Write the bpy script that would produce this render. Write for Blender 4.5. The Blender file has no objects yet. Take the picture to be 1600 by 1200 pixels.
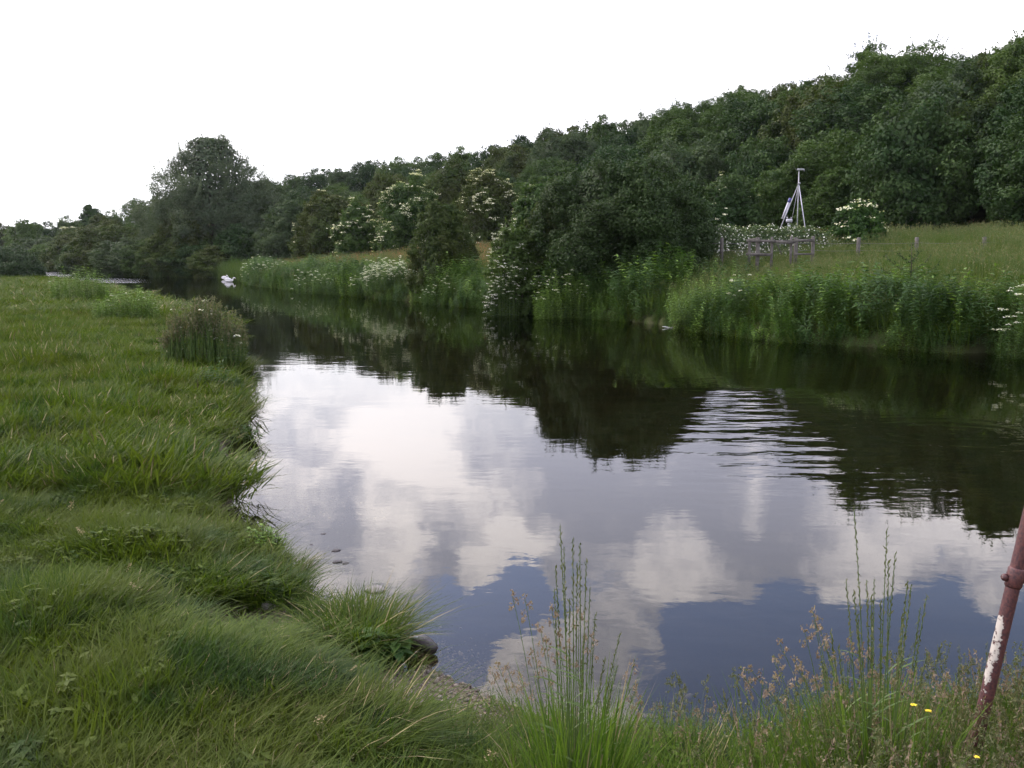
import bpy, math
import numpy as np
from math import radians as R, sin, cos, tan, atan, atan2, pi
from mathutils import Vector

rng = np.random.default_rng(7)
SC = bpy.context.scene
COL = SC.collection

# ------------------------------------------------------------------ camera
EYE = 2.2                                   # height above the water
FPX = 1570.0                                # focal length in pixels of the 1600 px wide photograph
PITCH = math.atan(196 / FPX)
cam_d = bpy.data.cameras.new('camera')
cam_d.sensor_width = 36.0
cam_d.lens = 36.0 * FPX / 1600.0
cam_d.clip_start = 0.05
cam_d.clip_end = 3000
cam = bpy.data.objects.new('camera', cam_d)
COL.objects.link(cam)
cam.location = (0, 0, EYE)
cam.rotation_euler = (pi / 2 - PITCH, 0, 0)
SC.camera = cam
CA, SA = cos(PITCH), sin(PITCH)

def ground_at(px, py, z=0.0):
    """point on the level z seen at a pixel of the photograph"""
    X = (px - 800) / FPX; yy = -(py - 600) / FPX
    d = np.array([X, CA + yy * SA, -SA + yy * CA])
    t = (z - EYE) / d[2]
    return d[0] * t, d[1] * t

def col_at(px, Y, z=0.0):
    """x of the column px at depth Y and height z"""
    return (px - 800) / FPX * (Y * CA - (z - EYE) * SA)

def z_at(py, Y):
    """height seen in row py at depth Y"""
    k = -(py - 600) / FPX
    return EYE + Y * (k * CA - SA) / (CA + k * SA)

def ref_dir(px, py):
    """sky direction mirrored in level water at a pixel"""
    X = (px - 800) / FPX; yy = -(py - 600) / FPX
    d = Vector((X, CA + yy * SA, -(-SA + yy * CA)))
    return d.normalized()

# ------------------------------------------------------------------ light
SUN_AZ, SUN_EL = R(-62), R(46)              # from the left, a little ahead
sun_dir = Vector((sin(SUN_AZ) * cos(SUN_EL), cos(SUN_AZ) * cos(SUN_EL), sin(SUN_EL)))
SKY_STRENGTH = 0.1

world = bpy.data.worlds.new('World')
SC.world = world
world.use_nodes = True
nt = world.node_tree
nt.nodes.clear()

class NG:
    def __init__(s, tree): s.t = tree
    def n(s, typ, **kw):
        nd = s.t.nodes.new(typ)
        for k, v in kw.items():
            if k.startswith('i_'):
                nd.inputs[k[2:].replace('_', ' ')].default_value = v
            else: setattr(nd, k, v)
        return nd
    def l(s, a, b): s.t.links.new(a, b)
    def math(s, op, a, b=None, c=None, clamp=False):
        nd = s.t.nodes.new('ShaderNodeMath'); nd.operation = op; nd.use_clamp = clamp
        for i, v in enumerate((a, b, c)):
            if v is None: continue
            if isinstance(v, (int, float)): nd.inputs[i].default_value = v
            else: s.l(v, nd.inputs[i])
        return nd.outputs[0]
    def vmath(s, op, a, b):
        nd = s.t.nodes.new('ShaderNodeVectorMath'); nd.operation = op
        for i, v in enumerate((a, b)):
            if isinstance(v, (tuple, list, Vector)): nd.inputs[i].default_value = tuple(v)
            else: s.l(v, nd.inputs[i])
        return nd
    def rng(s, v, a, b, c, d, mode='SMOOTHSTEP'):
        nd = s.t.nodes.new('ShaderNodeMapRange'); nd.interpolation_type = mode
        s.l(v, nd.inputs[0])
        for i, q in enumerate((a, b, c, d)): nd.inputs[i + 1].default_value = q
        return nd.outputs[0]
    def mix(s, f, a, b, blend='MIX'):
        nd = s.t.nodes.new('ShaderNodeMix'); nd.data_type = 'RGBA'; nd.blend_type = blend
        for i, v in ((0, f), (6, a), (7, b)):
            if isinstance(v, (int, float)): nd.inputs[i].default_value = v
            elif isinstance(v, tuple): nd.inputs[i].default_value = v if len(v) == 4 else (*v, 1)
            else: s.l(v, nd.inputs[i])
        return nd.outputs[2]
    def noise(s, vec, scale, detail=4, rough=.5, dist=0.0):
        nd = s.t.nodes.new('ShaderNodeTexNoise')
        if vec is not None: s.l(vec, nd.inputs['Vector'])
        nd.inputs['Scale'].default_value = scale; nd.inputs['Detail'].default_value = detail
        nd.inputs['Roughness'].default_value = rough; nd.inputs['Distortion'].default_value = dist
        return nd.outputs[0]

g = NG(nt)
tc = g.n('ShaderNodeTexCoord')
D = g.vmath('NORMALIZE', tc.outputs['Generated'], (0, 0, 0)).outputs[0]
sep = g.n('ShaderNodeSeparateXYZ'); g.l(D, sep.inputs[0])
Dz = sep.outputs[2]
sky = g.n('ShaderNodeTexSky'); sky.sky_type = 'NISHITA'; sky.sun_disc = False
sky.sun_elevation = SUN_EL; sky.sun_rotation = SUN_AZ
sky.air_density = 1.0; sky.dust_density = 1.6; sky.ozone_density = 1.2
# cumulus on a warped direction
warp = g.n('ShaderNodeTexNoise'); g.l(D, warp.inputs['Vector']); warp.inputs['Scale'].default_value = 9; warp.inputs['Detail'].default_value = 8; warp.inputs['Roughness'].default_value = .62
wv = g.vmath('MULTIPLY_ADD', warp.outputs['Color'], (0.14, 0.14, 0.10)); g.l(D, wv.inputs[2])
Dw = wv.outputs[0]
st0 = g.vmath('MULTIPLY', Dw, (1.0, 1.0, 1.7)).outputs[0]
vr = g.n('ShaderNodeVectorRotate'); vr.inputs['Axis'].default_value = (.5, .3, .8); vr.inputs['Angle'].default_value = .9; g.l(st0, vr.inputs['Vector'])
st = g.vmath('ADD', vr.outputs[0], (.37, 1.21, .73)).outputs[0]
n1 = g.noise(st, 4.6, 9, .60, .0)
n2 = g.noise(g.vmath('ADD', st, (3.1, 1.7, .4)).outputs[0], 5.5, 8, .6)
n3 = g.noise(g.vmath('ADD', st, (1.1, 5.7, 2.4)).outputs[0], 13, 6, .6)
n1 = g.math('MULTIPLY_ADD', n1, 1.7, -.35)
cover = g.math('ADD', n1, g.rng(Dz, .24, .42, .24, .05))
Dwn = g.vmath('SUBTRACT', Dw, (0.07, 0.07, 0.05)).outputs[0]
def blob(px, py, rad, amp):
    d = ref_dir(px, py)
    dt = g.vmath('DOT_PRODUCT', g.vmath('NORMALIZE', Dwn, (0, 0, 0)).outputs[0], d).outputs['Value']
    return g.rng(dt, cos(R(rad)), 1.0, 0.0, amp)
for a in [(1230, 1050, 7.5, -.42), (1480, 1040, 9, -.5), (1100, 960, 3, -.25), (810, 945, 3.0, -.36), (690, 990, 3.6, -.3), (1240, 900, 1.7, -.2)]:
    cover = g.math('ADD', cover, blob(*a))
for a in [(740, 905, 2.2, .25), (1100, 890, 3.2, .3), (1350, 880, 4, .3), (1180, 1070, 2.2, .2), (1530, 890, 3, .3), (560, 1020, 3, .2), (900, 1060, 4, .22)]:
    cover = g.math('ADD', cover, blob(*a))
mask = g.rng(cover, .44, .60, 0, 1)
bright = g.math('MULTIPLY_ADD', g.math('ADD', g.math('MULTIPLY', n2, .6), g.math('MULTIPLY', n3, .4)), 1.5, -.25)
for a in [(1060, 880, 3, .22), (1330, 880, 3.5, .2), (1190, 800, 1.6, .2), (740, 900, 2.2, .2), (600, 850, 3, .2), (640, 690, 4, .2), (800, 850, 2.2, .14), (1000, 760, 6, -.18), (1250, 760, 6, -.14), (580, 800, 3, -.12), (700, 760, 2, .12), (900, 900, 3, -.12)]:
    bright = g.math('ADD', bright, blob(*a))
bfac = g.rng(bright, .36, .70, 0, 1)
cl = g.mix(bfac, (14.2, 14.4, 17.6, 1), (33, 31, 31.6, 1))
sk = g.mix(mask, g.mix(1.0, sky.outputs[0], (4.2, 3.6, 3.8, 1), 'MULTIPLY'), cl)
hz = g.rng(Dz, .06, .22, 1, 0)
sk = g.mix(hz, sk, (19.5, 19.6, 20.8, 1))
# the veil of cloud is brightest round the sun
sd = g.vmath('DOT_PRODUCT', D, sun_dir).outputs['Value']
sk = g.mix(1.0, sk, g.mix(g.rng(sd, .3, 1.0, 0, 1), (1, 1, 1, 1), (1.7, 1.65, 1.55, 1)), 'MULTIPLY')
bg = g.n('ShaderNodeBackground'); bg.inputs['Strength'].default_value = SKY_STRENGTH
g.l(sk, bg.inputs[0])
wo = g.n('ShaderNodeOutputWorld'); g.l(bg.outputs[0], wo.inputs[0])

sun_l = bpy.data.lights.new('sun', 'SUN'); sun_l.energy = 1.5; sun_l.angle = R(10); sun_l.color = (1, .95, .86)
sun = bpy.data.objects.new('sun', sun_l); COL.objects.link(sun)
sun.rotation_euler = sun_dir.to_track_quat('Z', 'Y').to_euler()

cy = SC.cycles
cy.max_bounces = 5; cy.diffuse_bounces = 2; cy.glossy_bounces = 2; cy.transmission_bounces = 2; cy.transparent_max_bounces = 6
cy.caustics_reflective = False; cy.caustics_refractive = False

vs = SC.view_settings
vs.view_transform = 'Standard'; vs.look = 'None'; vs.exposure = 0.0; vs.gamma = 1.0; vs.use_curve_mapping = False

# ------------------------------------------------------------------ helpers
def tag(o, label=None, cat=None, group=None, kind=None):
    if label: o['label'] = label
    if cat: o['category'] = cat
    if group: o['group'] = group
    if kind: o['kind'] = kind
    return o

def link(name, mesh, parent=None, loc=None, rot=None, scale=None):
    o = bpy.data.objects.new(name, mesh); COL.objects.link(o)
    if parent: o.parent = parent
    if loc is not None: o.location = loc
    if rot is not None: o.rotation_euler = rot
    if scale is not None: o.scale = scale
    return o

def empty(name, loc, rz=0, scale=None):
    o = bpy.data.objects.new(name, None); COL.objects.link(o)
    o.location = loc; o.rotation_euler = (0, 0, rz)
    if scale is not None: o.scale = scale
    o.empty_display_size = .2
    return o

class MB:
    """collects vertices and polygons (numpy) for one mesh"""
    def __init__(s): s.V = []; s.P = []; s.nv = 0
    def add(s, V, polys, mat=0, tone=None):
        V = np.asarray(V, float).reshape(-1, 3)
        for p in (polys if isinstance(polys, list) else [polys]):
            p = np.asarray(p, int)
            if len(p) == 0: continue
            t = tone
            if t is None: t = np.full(len(p), .5)
            elif np.isscalar(t): t = np.full(len(p), t)
            if len(t) != len(p): t = np.resize(t, len(p))
            s.P.append((p + s.nv, mat, t))
        s.V.append(V); s.nv += len(V)
        return s
    def mesh(s, name, mats, smooth=False):
        V = np.concatenate(s.V) if s.V else np.zeros((0, 3))
        me = bpy.data.meshes.new(name)
        me.vertices.add(len(V)); me.vertices.foreach_set('co', V.astype('f').ravel())
        nl = sum(p.size for p, _, _ in s.P); npol = sum(len(p) for p, _, _ in s.P)
        me.loops.add(nl); me.polygons.add(npol)
        me.loops.foreach_set('vertex_index', np.concatenate([p.ravel() for p, _, _ in s.P]).astype('i'))
        tot = np.concatenate([np.full(len(p), p.shape[1]) for p, _, _ in s.P])
        st_ = np.concatenate([[0], np.cumsum(tot)[:-1]])
        me.polygons.foreach_set('loop_start', st_.astype('i'))
        me.polygons.foreach_set('material_index', np.concatenate([np.full(len(p), m) for p, m, _ in s.P]).astype('i'))
        if smooth: me.polygons.foreach_set('use_smooth', np.ones(npol, bool))
        for m in mats: me.materials.append(m)
        a = me.attributes.new('tone', 'FLOAT', 'FACE')
        a.data.foreach_set('value', np.concatenate([t for _, _, t in s.P]).astype('f'))
        me.update(calc_edges=True); me.validate()
        return me

def tube(mb, pts, rad, n=6, mat=0, tone=.5, cap=True, flat=None):
    pts = np.asarray(pts, float); k = len(pts)
    rad = np.resize(np.asarray(rad, float), k) if np.ndim(rad) < 2 else np.asarray(rad, float)
    T = np.gradient(pts, axis=0); T /= np.linalg.norm(T, axis=1)[:, None] + 1e-9
    up = np.array([0, 0, 1.0]) if abs(T[:, 2]).mean() < .85 else np.array([1.0, 0, 0])
    A = np.cross(T, up); A /= np.linalg.norm(A, axis=1)[:, None] + 1e-9
    B = np.cross(A, T)
    an = np.linspace(0, 2 * pi, n, endpoint=False)
    ra = rad[:, 0] if rad.ndim == 2 else rad
    rb = rad[:, 1] if rad.ndim == 2 else rad
    V = pts[:, None] + A[:, None] * (np.cos(an)[None, :, None] * ra[:, None, None]) + B[:, None] * (np.sin(an)[None, :, None] * rb[:, None, None])
    i = np.arange(k - 1)[:, None] * n; j = np.arange(n)[None]; j2 = (j + 1) % n
    q = np.stack([i + j, i + j2, i + n + j2, i + n + j], -1).reshape(-1, 4)
    mb.add(V, q, mat, tone)
    if cap and n > 2:
        mb.P.append((np.array([[mb.nv - k * n + a for a in range(n)][::-1]]), mat, np.full(1, .5)))
        mb.P.append((np.array([[mb.nv - n + a for a in range(n)]]), mat, np.full(1, .5)))

def box(mb, c, s, mat=0, rz=0, bev=.0, tilt=None):
    x, y, z = np.array(s) / 2
    if bev:
        b = bev
        ring = [(-x + b, -y), (x - b, -y), (x, -y + b), (x, y - b), (x - b, y), (-x + b, y), (-x, y - b), (-x, -y + b)]
        V = [(p[0], p[1], h) for h in (-z, z - b) for p in ring] + [(p[0] * (1 - b / x), p[1] * (1 - b / y), z) for p in ring]
        q = [[a + 8 * l, (a + 1) % 8 + 8 * l, (a + 1) % 8 + 8 * l + 8, a + 8 * l + 8] for l in (0, 1) for a in range(8)]
        caps = [[7 - a for a in range(8)], [16 + a for a in range(8)]]
        V = np.array(V)
        polys = [np.array(q), np.array(caps)]
    else:
        V = np.array([(i, j, k) for k in (-z, z) for j in (-y, y) for i in (-x, x)])
        polys = [np.array([[0, 2, 3, 1], [4, 5, 7, 6], [0, 1, 5, 4], [1, 3, 7, 5], [3, 2, 6, 7], [2, 0, 4, 6]])]
    if tilt is not None: V = V @ np.array(tilt).T
    c_, s_ = cos(rz), sin(rz)
    V = V @ np.array([[c_, s_, 0], [-s_, c_, 0], [0, 0, 1]])
    mb.add(V + np.array(c), polys, mat)

def hash2(ix, iy, seed):
    h = (ix.astype(np.int64) * 374761393 + iy.astype(np.int64) * 668265263 + seed * 1442695041) & 0x7fffffff
    h = ((h ^ (h >> 13)) * 1274126177) & 0x7fffffff
    h = ((h ^ (h >> 16)) * 668265263) & 0x7fffffff
    return ((h ^ (h >> 15)) & 0xffff) / 65535.0

def vnoise(x, y, seed=0):
    x = np.asarray(x, float); y = np.asarray(y, float)
    ix = np.floor(x); iy = np.floor(y); fx = x - ix; fy = y - iy
    fx = fx * fx * (3 - 2 * fx); fy = fy * fy * (3 - 2 * fy)
    a = hash2(ix, iy, seed); b = hash2(ix + 1, iy, seed); c = hash2(ix, iy + 1, seed); d = hash2(ix + 1, iy + 1, seed)
    return (a * (1 - fx) + b * fx) * (1 - fy) + (c * (1 - fx) + d * fx) * fy

def fbm(x, y, seed=0, o=4):
    s = 0; a = .5; t = 0
    for i in range(o):
        s = s + a * vnoise(x * 2 ** i, y * 2 ** i, seed + i * 17); t += a; a *= .5
    return s / t

def sst(a, b, x):
    t = np.clip((np.asarray(x, float) - a) / (b - a), 0, 1); return t * t * (3 - 2 * t)

# ------------------------------------------------------------------ materials
def mat_new(name):
    m = bpy.data.materials.new(name); m.use_nodes = True; m.node_tree.nodes.clear()
    return m, NG(m.node_tree)

def leaf_mat(name, a, b, trans=.3, rough=.6, patch=None, spec=.14, patch_scale=.6, rnd=.35, patch2=None):
    """foliage: colour varies by leaf (tone), by plant (object random) and by patch (noise)"""
    m, q = mat_new(name)
    at = q.n('ShaderNodeAttribute', attribute_name='tone')
    oi = q.n('ShaderNodeObjectInfo'); geo = q.n('ShaderNodeNewGeometry')
    f = q.math('ADD', at.outputs['Fac'], q.math('MULTIPLY', q.math('SUBTRACT', oi.outputs['Random'], .5), rnd))
    f = q.math('MULTIPLY', f, 1, clamp=True)
    c = q.mix(f, a, b)
    if patch:
        nz = q.noise(geo.outputs['Position'], patch_scale, 3)
        c = q.mix(q.rng(nz, .42, .62, 0, .85), c, patch)
    if patch2:
        nz2 = q.noise(q.vmath('ADD', geo.outputs['Position'], (7.3, 2.1, 0)).outputs[0], patch_scale * 1.9, 4, .6)
        c = q.mix(q.rng(nz2, .50, .66, 0, .8), c, patch2)
    df = q.n('ShaderNodeBsdfPrincipled'); q.l(c, df.inputs['Base Color'])
    df.inputs['Roughness'].default_value = rough; df.inputs['Specular IOR Level'].default_value = spec
    tr = q.n('ShaderNodeBsdfTranslucent')
    q.l(q.mix(1.0, c, (1.15, 1.25, .55, 1), 'MULTIPLY'), tr.inputs[0])
    mx = q.n('ShaderNodeMixShader'); mx.inputs[0].default_value = trans
    q.l(df.outputs[0], mx.inputs[1]); q.l(tr.outputs[0], mx.inputs[2])
    o = q.n('ShaderNodeOutputMaterial'); q.l(mx.outputs[0], o.inputs[0])
    return m

def plain(name, a, b=None, rough=.7, scale=8, spec=.3, metal=0, bump=0, bscale=40):
    m, q = mat_new(name)
    tcn = q.n('ShaderNodeTexCoord')
    p = q.n('ShaderNodeBsdfPrincipled'); p.inputs['Roughness'].default_value = rough
    p.inputs['Specular IOR Level'].default_value = spec; p.inputs['Metallic'].default_value = metal
    nz = q.noise(tcn.outputs['Object'], scale, 5, .6)
    q.l(q.mix(q.rng(nz, .35, .65, 0, 1), a, b or tuple(x * .7 for x in a[:3])), p.inputs['Base Color'])
    if bump:
        bp = q.n('ShaderNodeBump'); bp.inputs['Distance'].default_value = bump
        q.l(q.noise(tcn.outputs['Object'], bscale, 5, .6), bp.inputs['Height']); q.l(bp.outputs[0], p.inputs['Normal'])
    o = q.n('ShaderNodeOutputMaterial'); q.l(p.outputs[0], o.inputs[0])
    return m

M = {}
M['grass'] = leaf_mat('grass_blades', (.029, .062, .007), (.094, .132, .016), .33, .65, (.074, .098, .015, 1), patch_scale=.9, patch2=(.022, .052, .012, 1))
M['lush'] = leaf_mat('fresh_grass_blades', (.050, .105, .012), (.14, .21, .035), .38, .6)
M['grass_dry'] = plain('grass_straw', (.30, .24, .12), (.20, .17, .08), .7)
M['grass_far'] = leaf_mat('meadow_grass', (.050, .085, .018), (.12, .155, .040), .35, .6, (.075, .12, .025, 1), patch_scale=.22)
M['grass_head'] = leaf_mat('grass_heads', (.10, .115, .045), (.18, .175, .085), .3, .7)
M['grass_red'] = leaf_mat('sorrel_heads', (.24, .10, .06), (.30, .17, .10), .3, .7)
M['stem'] = leaf_mat('grass_stems', (.06, .11, .03), (.12, .17, .05), .2, .5)
M['seed'] = leaf_mat('seed_heads', (.07, .085, .035), (.15, .15, .07), .25, .6)
M['seed_purple'] = leaf_mat('cocksfoot_heads', (.17, .12, .10), (.28, .22, .15), .3, .7)
M['herb'] = leaf_mat('herb_leaves', (0.027, 0.068, 0.013), (0.077, 0.144, 0.032), .35, .5, (0.027, 0.063, 0.018, 1), patch_scale=.4)
M['herb_lime'] = leaf_mat('herb_bright_leaves', (.07, .14, .02), (.15, .24, .045), .35, .5)
M['herb_grey'] = leaf_mat('grey_herb_leaves', (.10, .11, .06), (.18, .16, .10), .3, .7)
M['herb_bramble'] = leaf_mat('bramble_leaves', (.04, .075, .025), (.10, .14, .06), .3, .6)
M['reed'] = leaf_mat('reed_leaves', (.04, .075, .018), (.09, .13, .04), .35, .55)
M['white'] = leaf_mat('white_petals', (.55, .56, .48), (.82, .82, .76), .25, .8, rnd=.1)
M['cream'] = leaf_mat('elder_blossom', (.55, .56, .38), (.80, .79, .60), .25, .8, rnd=.1)
M['yellow'] = leaf_mat('buttercup_petals', (.75, .55, .03), (.85, .7, .06), .25, .5, rnd=.1)
M['oak'] = leaf_mat('dark_leaves', (.014, .036, .010), (.050, .088, .022), .22, .6, (.022, .050, .014, 1), patch_scale=.3, rnd=.7)
M['ash'] = leaf_mat('mid_green_leaves', (.022, .050, .010), (.072, .118, .026), .28, .6, (.046, .084, .016, 1), patch_scale=.3, rnd=.7)
M['haw'] = leaf_mat('olive_leaves', (.022, .042, .009), (.064, .094, .020), .25, .6, (.050, .064, .014, 1), patch_scale=.35, rnd=.6)
M['willow_light'] = leaf_mat('silvery_leaves', (.040, .062, .032), (.105, .135, .080), .3, .5, (.050, .074, .040, 1), patch_scale=.3)
M['bigbush'] = leaf_mat('dark_olive_leaves', (.015, .032, .009), (.042, .074, .020), .22, .6, (.028, .048, .014, 1), patch_scale=.35)
M['willow'] = leaf_mat('grey_green_leaves', (.024, .046, .018), (.076, .112, .048), .28, .6, (.036, .060, .024, 1), patch_scale=.3, rnd=.6)
M['fresh'] = leaf_mat('fresh_leaves', (0.035, 0.069, 0.013), (0.087, 0.133, 0.029), .32, .5, (0.041, 0.069, 0.017, 1), patch_scale=.4)
M['elder'] = leaf_mat('elder_leaves', (0.027, 0.063, 0.013), (0.077, 0.126, 0.027), .32, .5)
M['hedge'] = leaf_mat('hedge_leaves', (.022, .045, .018), (.055, .085, .035), .22, .5)
M['bark'] = plain('bark', (.07, .055, .04), (.03, .025, .02), .9, 12, bump=.01)
M['wood'] = plain('weathered_wood', (.125, .115, .105), (.065, .06, .052), .85, 6, bump=.004, bscale=60)
M['mast'] = plain('galvanised_metal', (.36, .37, .38), (.25, .26, .27), .45, 5, metal=.35)
M['white_metal'] = plain('white_paint', (.50, .50, .54), (.40, .40, .45), .5, 3)
M['blue'] = plain('blue_panel', (.09, .09, .26), (.06, .06, .18), .35, 3)
M['feather'] = plain('swan_feathers', (.84, .83, .83), (.76, .75, .76), .8, 6)
M['bill'] = plain('orange_bill', (.60, .20, .05), (.45, .13, .03), .5)
M['black'] = plain('black_knob', (.02, .02, .02), (.03, .03, .03), .5)
M['wire'] = plain('fence_wire', (.20, .20, .20), (.14, .13, .13), .5, 4, metal=.5)

YP = 3.6
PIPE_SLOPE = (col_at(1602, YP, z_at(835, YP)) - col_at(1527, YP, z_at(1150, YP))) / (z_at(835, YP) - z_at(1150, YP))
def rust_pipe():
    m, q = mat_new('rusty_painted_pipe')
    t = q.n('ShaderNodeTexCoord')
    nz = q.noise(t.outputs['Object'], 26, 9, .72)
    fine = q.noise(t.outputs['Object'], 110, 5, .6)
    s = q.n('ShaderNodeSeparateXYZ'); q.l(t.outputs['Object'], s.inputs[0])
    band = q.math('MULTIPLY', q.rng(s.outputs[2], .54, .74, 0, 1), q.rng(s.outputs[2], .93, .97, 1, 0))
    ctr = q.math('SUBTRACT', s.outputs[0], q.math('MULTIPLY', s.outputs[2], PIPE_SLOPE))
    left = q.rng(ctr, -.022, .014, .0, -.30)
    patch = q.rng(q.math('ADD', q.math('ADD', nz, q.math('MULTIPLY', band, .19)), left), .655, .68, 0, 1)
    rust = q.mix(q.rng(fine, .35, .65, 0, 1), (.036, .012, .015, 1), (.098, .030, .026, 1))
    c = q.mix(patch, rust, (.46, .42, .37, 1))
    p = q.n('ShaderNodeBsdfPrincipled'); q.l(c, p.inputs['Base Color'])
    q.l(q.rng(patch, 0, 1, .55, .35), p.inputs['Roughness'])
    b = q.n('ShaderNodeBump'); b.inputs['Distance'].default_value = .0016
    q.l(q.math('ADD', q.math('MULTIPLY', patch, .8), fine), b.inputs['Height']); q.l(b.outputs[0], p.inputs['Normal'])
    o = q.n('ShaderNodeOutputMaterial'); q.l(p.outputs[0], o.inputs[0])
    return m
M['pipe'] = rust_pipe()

def stone_mat(name, cols, rnd=True):
    m, q = mat_new(name)
    oi = q.n('ShaderNodeObjectInfo'); t = q.n('ShaderNodeTexCoord')
    rp = q.n('ShaderNodeValToRGB')
    el = rp.color_ramp.elements
    el[0].position = 0; el[0].color = (*cols[0], 1); el[1].position = 1; el[1].color = (*cols[-1], 1)
    for i, c in enumerate(cols[1:-1]):
        e = el.new((i + 1) / (len(cols) - 1)); e.color = (*c, 1)
    q.l(oi.outputs['Random'], rp.inputs[0])
    nz = q.noise(t.outputs['Object'], 2.2, 5, .6)
    c = q.mix(q.rng(nz, .35, .7, .0, .6), rp.outputs[0], (.06, .05, .04, 1))
    p = q.n('ShaderNodeBsdfPrincipled'); q.l(c, p.inputs['Base Color']); p.inputs['Roughness'].default_value = .55
    o = q.n('ShaderNodeOutputMaterial'); q.l(p.outputs[0], o.inputs[0])
    return m
M['gravel'] = stone_mat('gravel_stones', [(.05, .04, .03), (.20, .15, .10), (.10, .085, .07), (.30, .25, .19), (.06, .045, .045), (.17, .13, .09), (.08, .065, .05)])
M['pale_stone'] = plain('pale_stone', (.36, .33, .32), (.24, .22, .21), .8, 14, bump=.006, bscale=30)
M['dark_stone'] = plain('wet_dark_debris', (.045, .03, .035), (.015, .012, .014), .3, 22, spec=.6, bump=.008, bscale=50)

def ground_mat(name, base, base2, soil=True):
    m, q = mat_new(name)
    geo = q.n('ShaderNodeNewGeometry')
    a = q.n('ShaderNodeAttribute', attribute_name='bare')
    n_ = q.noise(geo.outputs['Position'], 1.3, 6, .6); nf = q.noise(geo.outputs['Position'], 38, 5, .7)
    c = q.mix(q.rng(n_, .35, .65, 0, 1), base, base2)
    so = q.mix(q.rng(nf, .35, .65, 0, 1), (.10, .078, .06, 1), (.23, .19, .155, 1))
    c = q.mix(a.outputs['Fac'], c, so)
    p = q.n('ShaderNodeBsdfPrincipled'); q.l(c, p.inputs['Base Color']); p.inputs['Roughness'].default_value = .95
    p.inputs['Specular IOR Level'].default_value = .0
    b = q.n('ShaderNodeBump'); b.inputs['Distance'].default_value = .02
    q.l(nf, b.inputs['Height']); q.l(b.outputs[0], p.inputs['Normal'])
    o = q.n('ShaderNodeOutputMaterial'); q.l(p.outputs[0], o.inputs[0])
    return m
M['ground'] = ground_mat('meadow_soil', (.030, .038, .014), (.045, .060, .018))
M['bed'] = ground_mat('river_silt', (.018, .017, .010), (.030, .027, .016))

def water_mat():
    m, q = mat_new('river_water')
    geo = q.n('ShaderNodeNewGeometry'); P = geo.outputs['Position']
    s = q.n('ShaderNodeSeparateXYZ'); q.l(P, s.inputs[0])
    # small wavelets, drawn out across the stream
    st_ = P
    fine = q.noise(st_, 5.5, 3, .55, .3)
    big = q.noise(q.vmath('MULTIPLY', P, (.55, 1.1, 1)).outputs[0], 1.5, 3, .5)
    ruff = q.noise(q.vmath('MULTIPLY', P, (.30, .9, 1)).outputs[0], .35, 3, .5)
    # ripple rings spreading from two spots where fish rose
    h = q.math('ADD', q.math('MULTIPLY', fine, .0005), q.math('MULTIPLY', big, .0024))
    h = q.math('MULTIPLY', h, q.rng(ruff, .30, .65, .45, 1.25))
    for (cx, cy, r0, amp, k) in ((4.6, 17.6, 2.2, .0007, 15), (5.6, 12.6, 1.6, .0013, 16), (6.8, 20.6, 2.2, .0008, 18)):
        d = q.vmath('DISTANCE', P, (cx, cy, 0)).outputs['Value']
        w = q.math('SINE', q.math('MULTIPLY', q.math('ADD', d, q.math('MULTIPLY', big, .7)), k))
        e = q.math('MULTIPLY', q.rng(d, r0 * .1, r0 * .5, .2, 1), q.rng(d, r0 * .6, r0, 1, 0))
        h = q.math('ADD', h, q.math('MULTIPLY', q.math('MULTIPLY', w, e), amp))
    # long wobbly swell added to the bump so this stretch mirrors higher sky
    wob = q.math('MULTIPLY_ADD', big, .8, -.4)
    ys = q.math('ADD', s.outputs[1], wob)
    tq = q.rng(ys, 8.6, 17.0, 0, 1, 'LINEAR')
    side = q.math('MULTIPLY', q.rng(q.math('ADD', s.outputs[0], q.math('MULTIPLY', wob, .35)), 7.2, 3.4, 0, 1), q.rng(q.math('DIVIDE', s.outputs[0], s.outputs[1]), .13, .23, 0, 1))
    side = q.math('MULTIPLY', side, q.rng(s.outputs[1], 17.0, 30.0, 1, 0))
    h = q.math('ADD', h, q.math('MULTIPLY', q.math('MULTIPLY', q.math('POWER', tq, 1.9), .17), side))
    # wind-ruffled reach beyond the bend
    rough_far = q.math('MULTIPLY', q.rng(q.math('ADD', s.outputs[0], q.math('MULTIPLY', s.outputs[1], .352)), -2.5, .5, 1, 0), q.rng(s.outputs[1], 90, 96, 0, 1))
    wv = q.noise(q.vmath('MULTIPLY', P, (1.2, .5, 1)).outputs[0], 1.4, 4, .6)
    h = q.math('ADD', h, q.math('MULTIPLY', q.math('MULTIPLY', wv, rough_far), .30))
    b = q.n('ShaderNodeBump'); b.inputs['Distance'].default_value = 1.0; b.inputs['Strength'].default_value = 1.0
    q.l(h, b.inputs['Height'])
    fr = q.n('ShaderNodeFresnel'); fr.inputs['IOR'].default_value = 1.34; q.l(b.outputs[0], fr.inputs['Normal'])
    gl = q.n('ShaderNodeBsdfGlossy'); gl.inputs['Roughness'].default_value = 0.0
    q.l(b.outputs[0], gl.inputs['Normal'])
    tr = q.n('ShaderNodeBsdfTransparent'); tr.inputs[0].default_value = (.62, .62, .48, 1)
    mx = q.n('ShaderNodeMixShader')
    q.l(fr.outputs[0], mx.inputs[0]); q.l(tr.outputs[0], mx.inputs[1]); q.l(gl.outputs[0], mx.inputs[2])
    o = q.n('ShaderNodeOutputMaterial'); q.l(mx.outputs[0], o.inputs[0])
    return m
M['water'] = water_mat()

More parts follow.
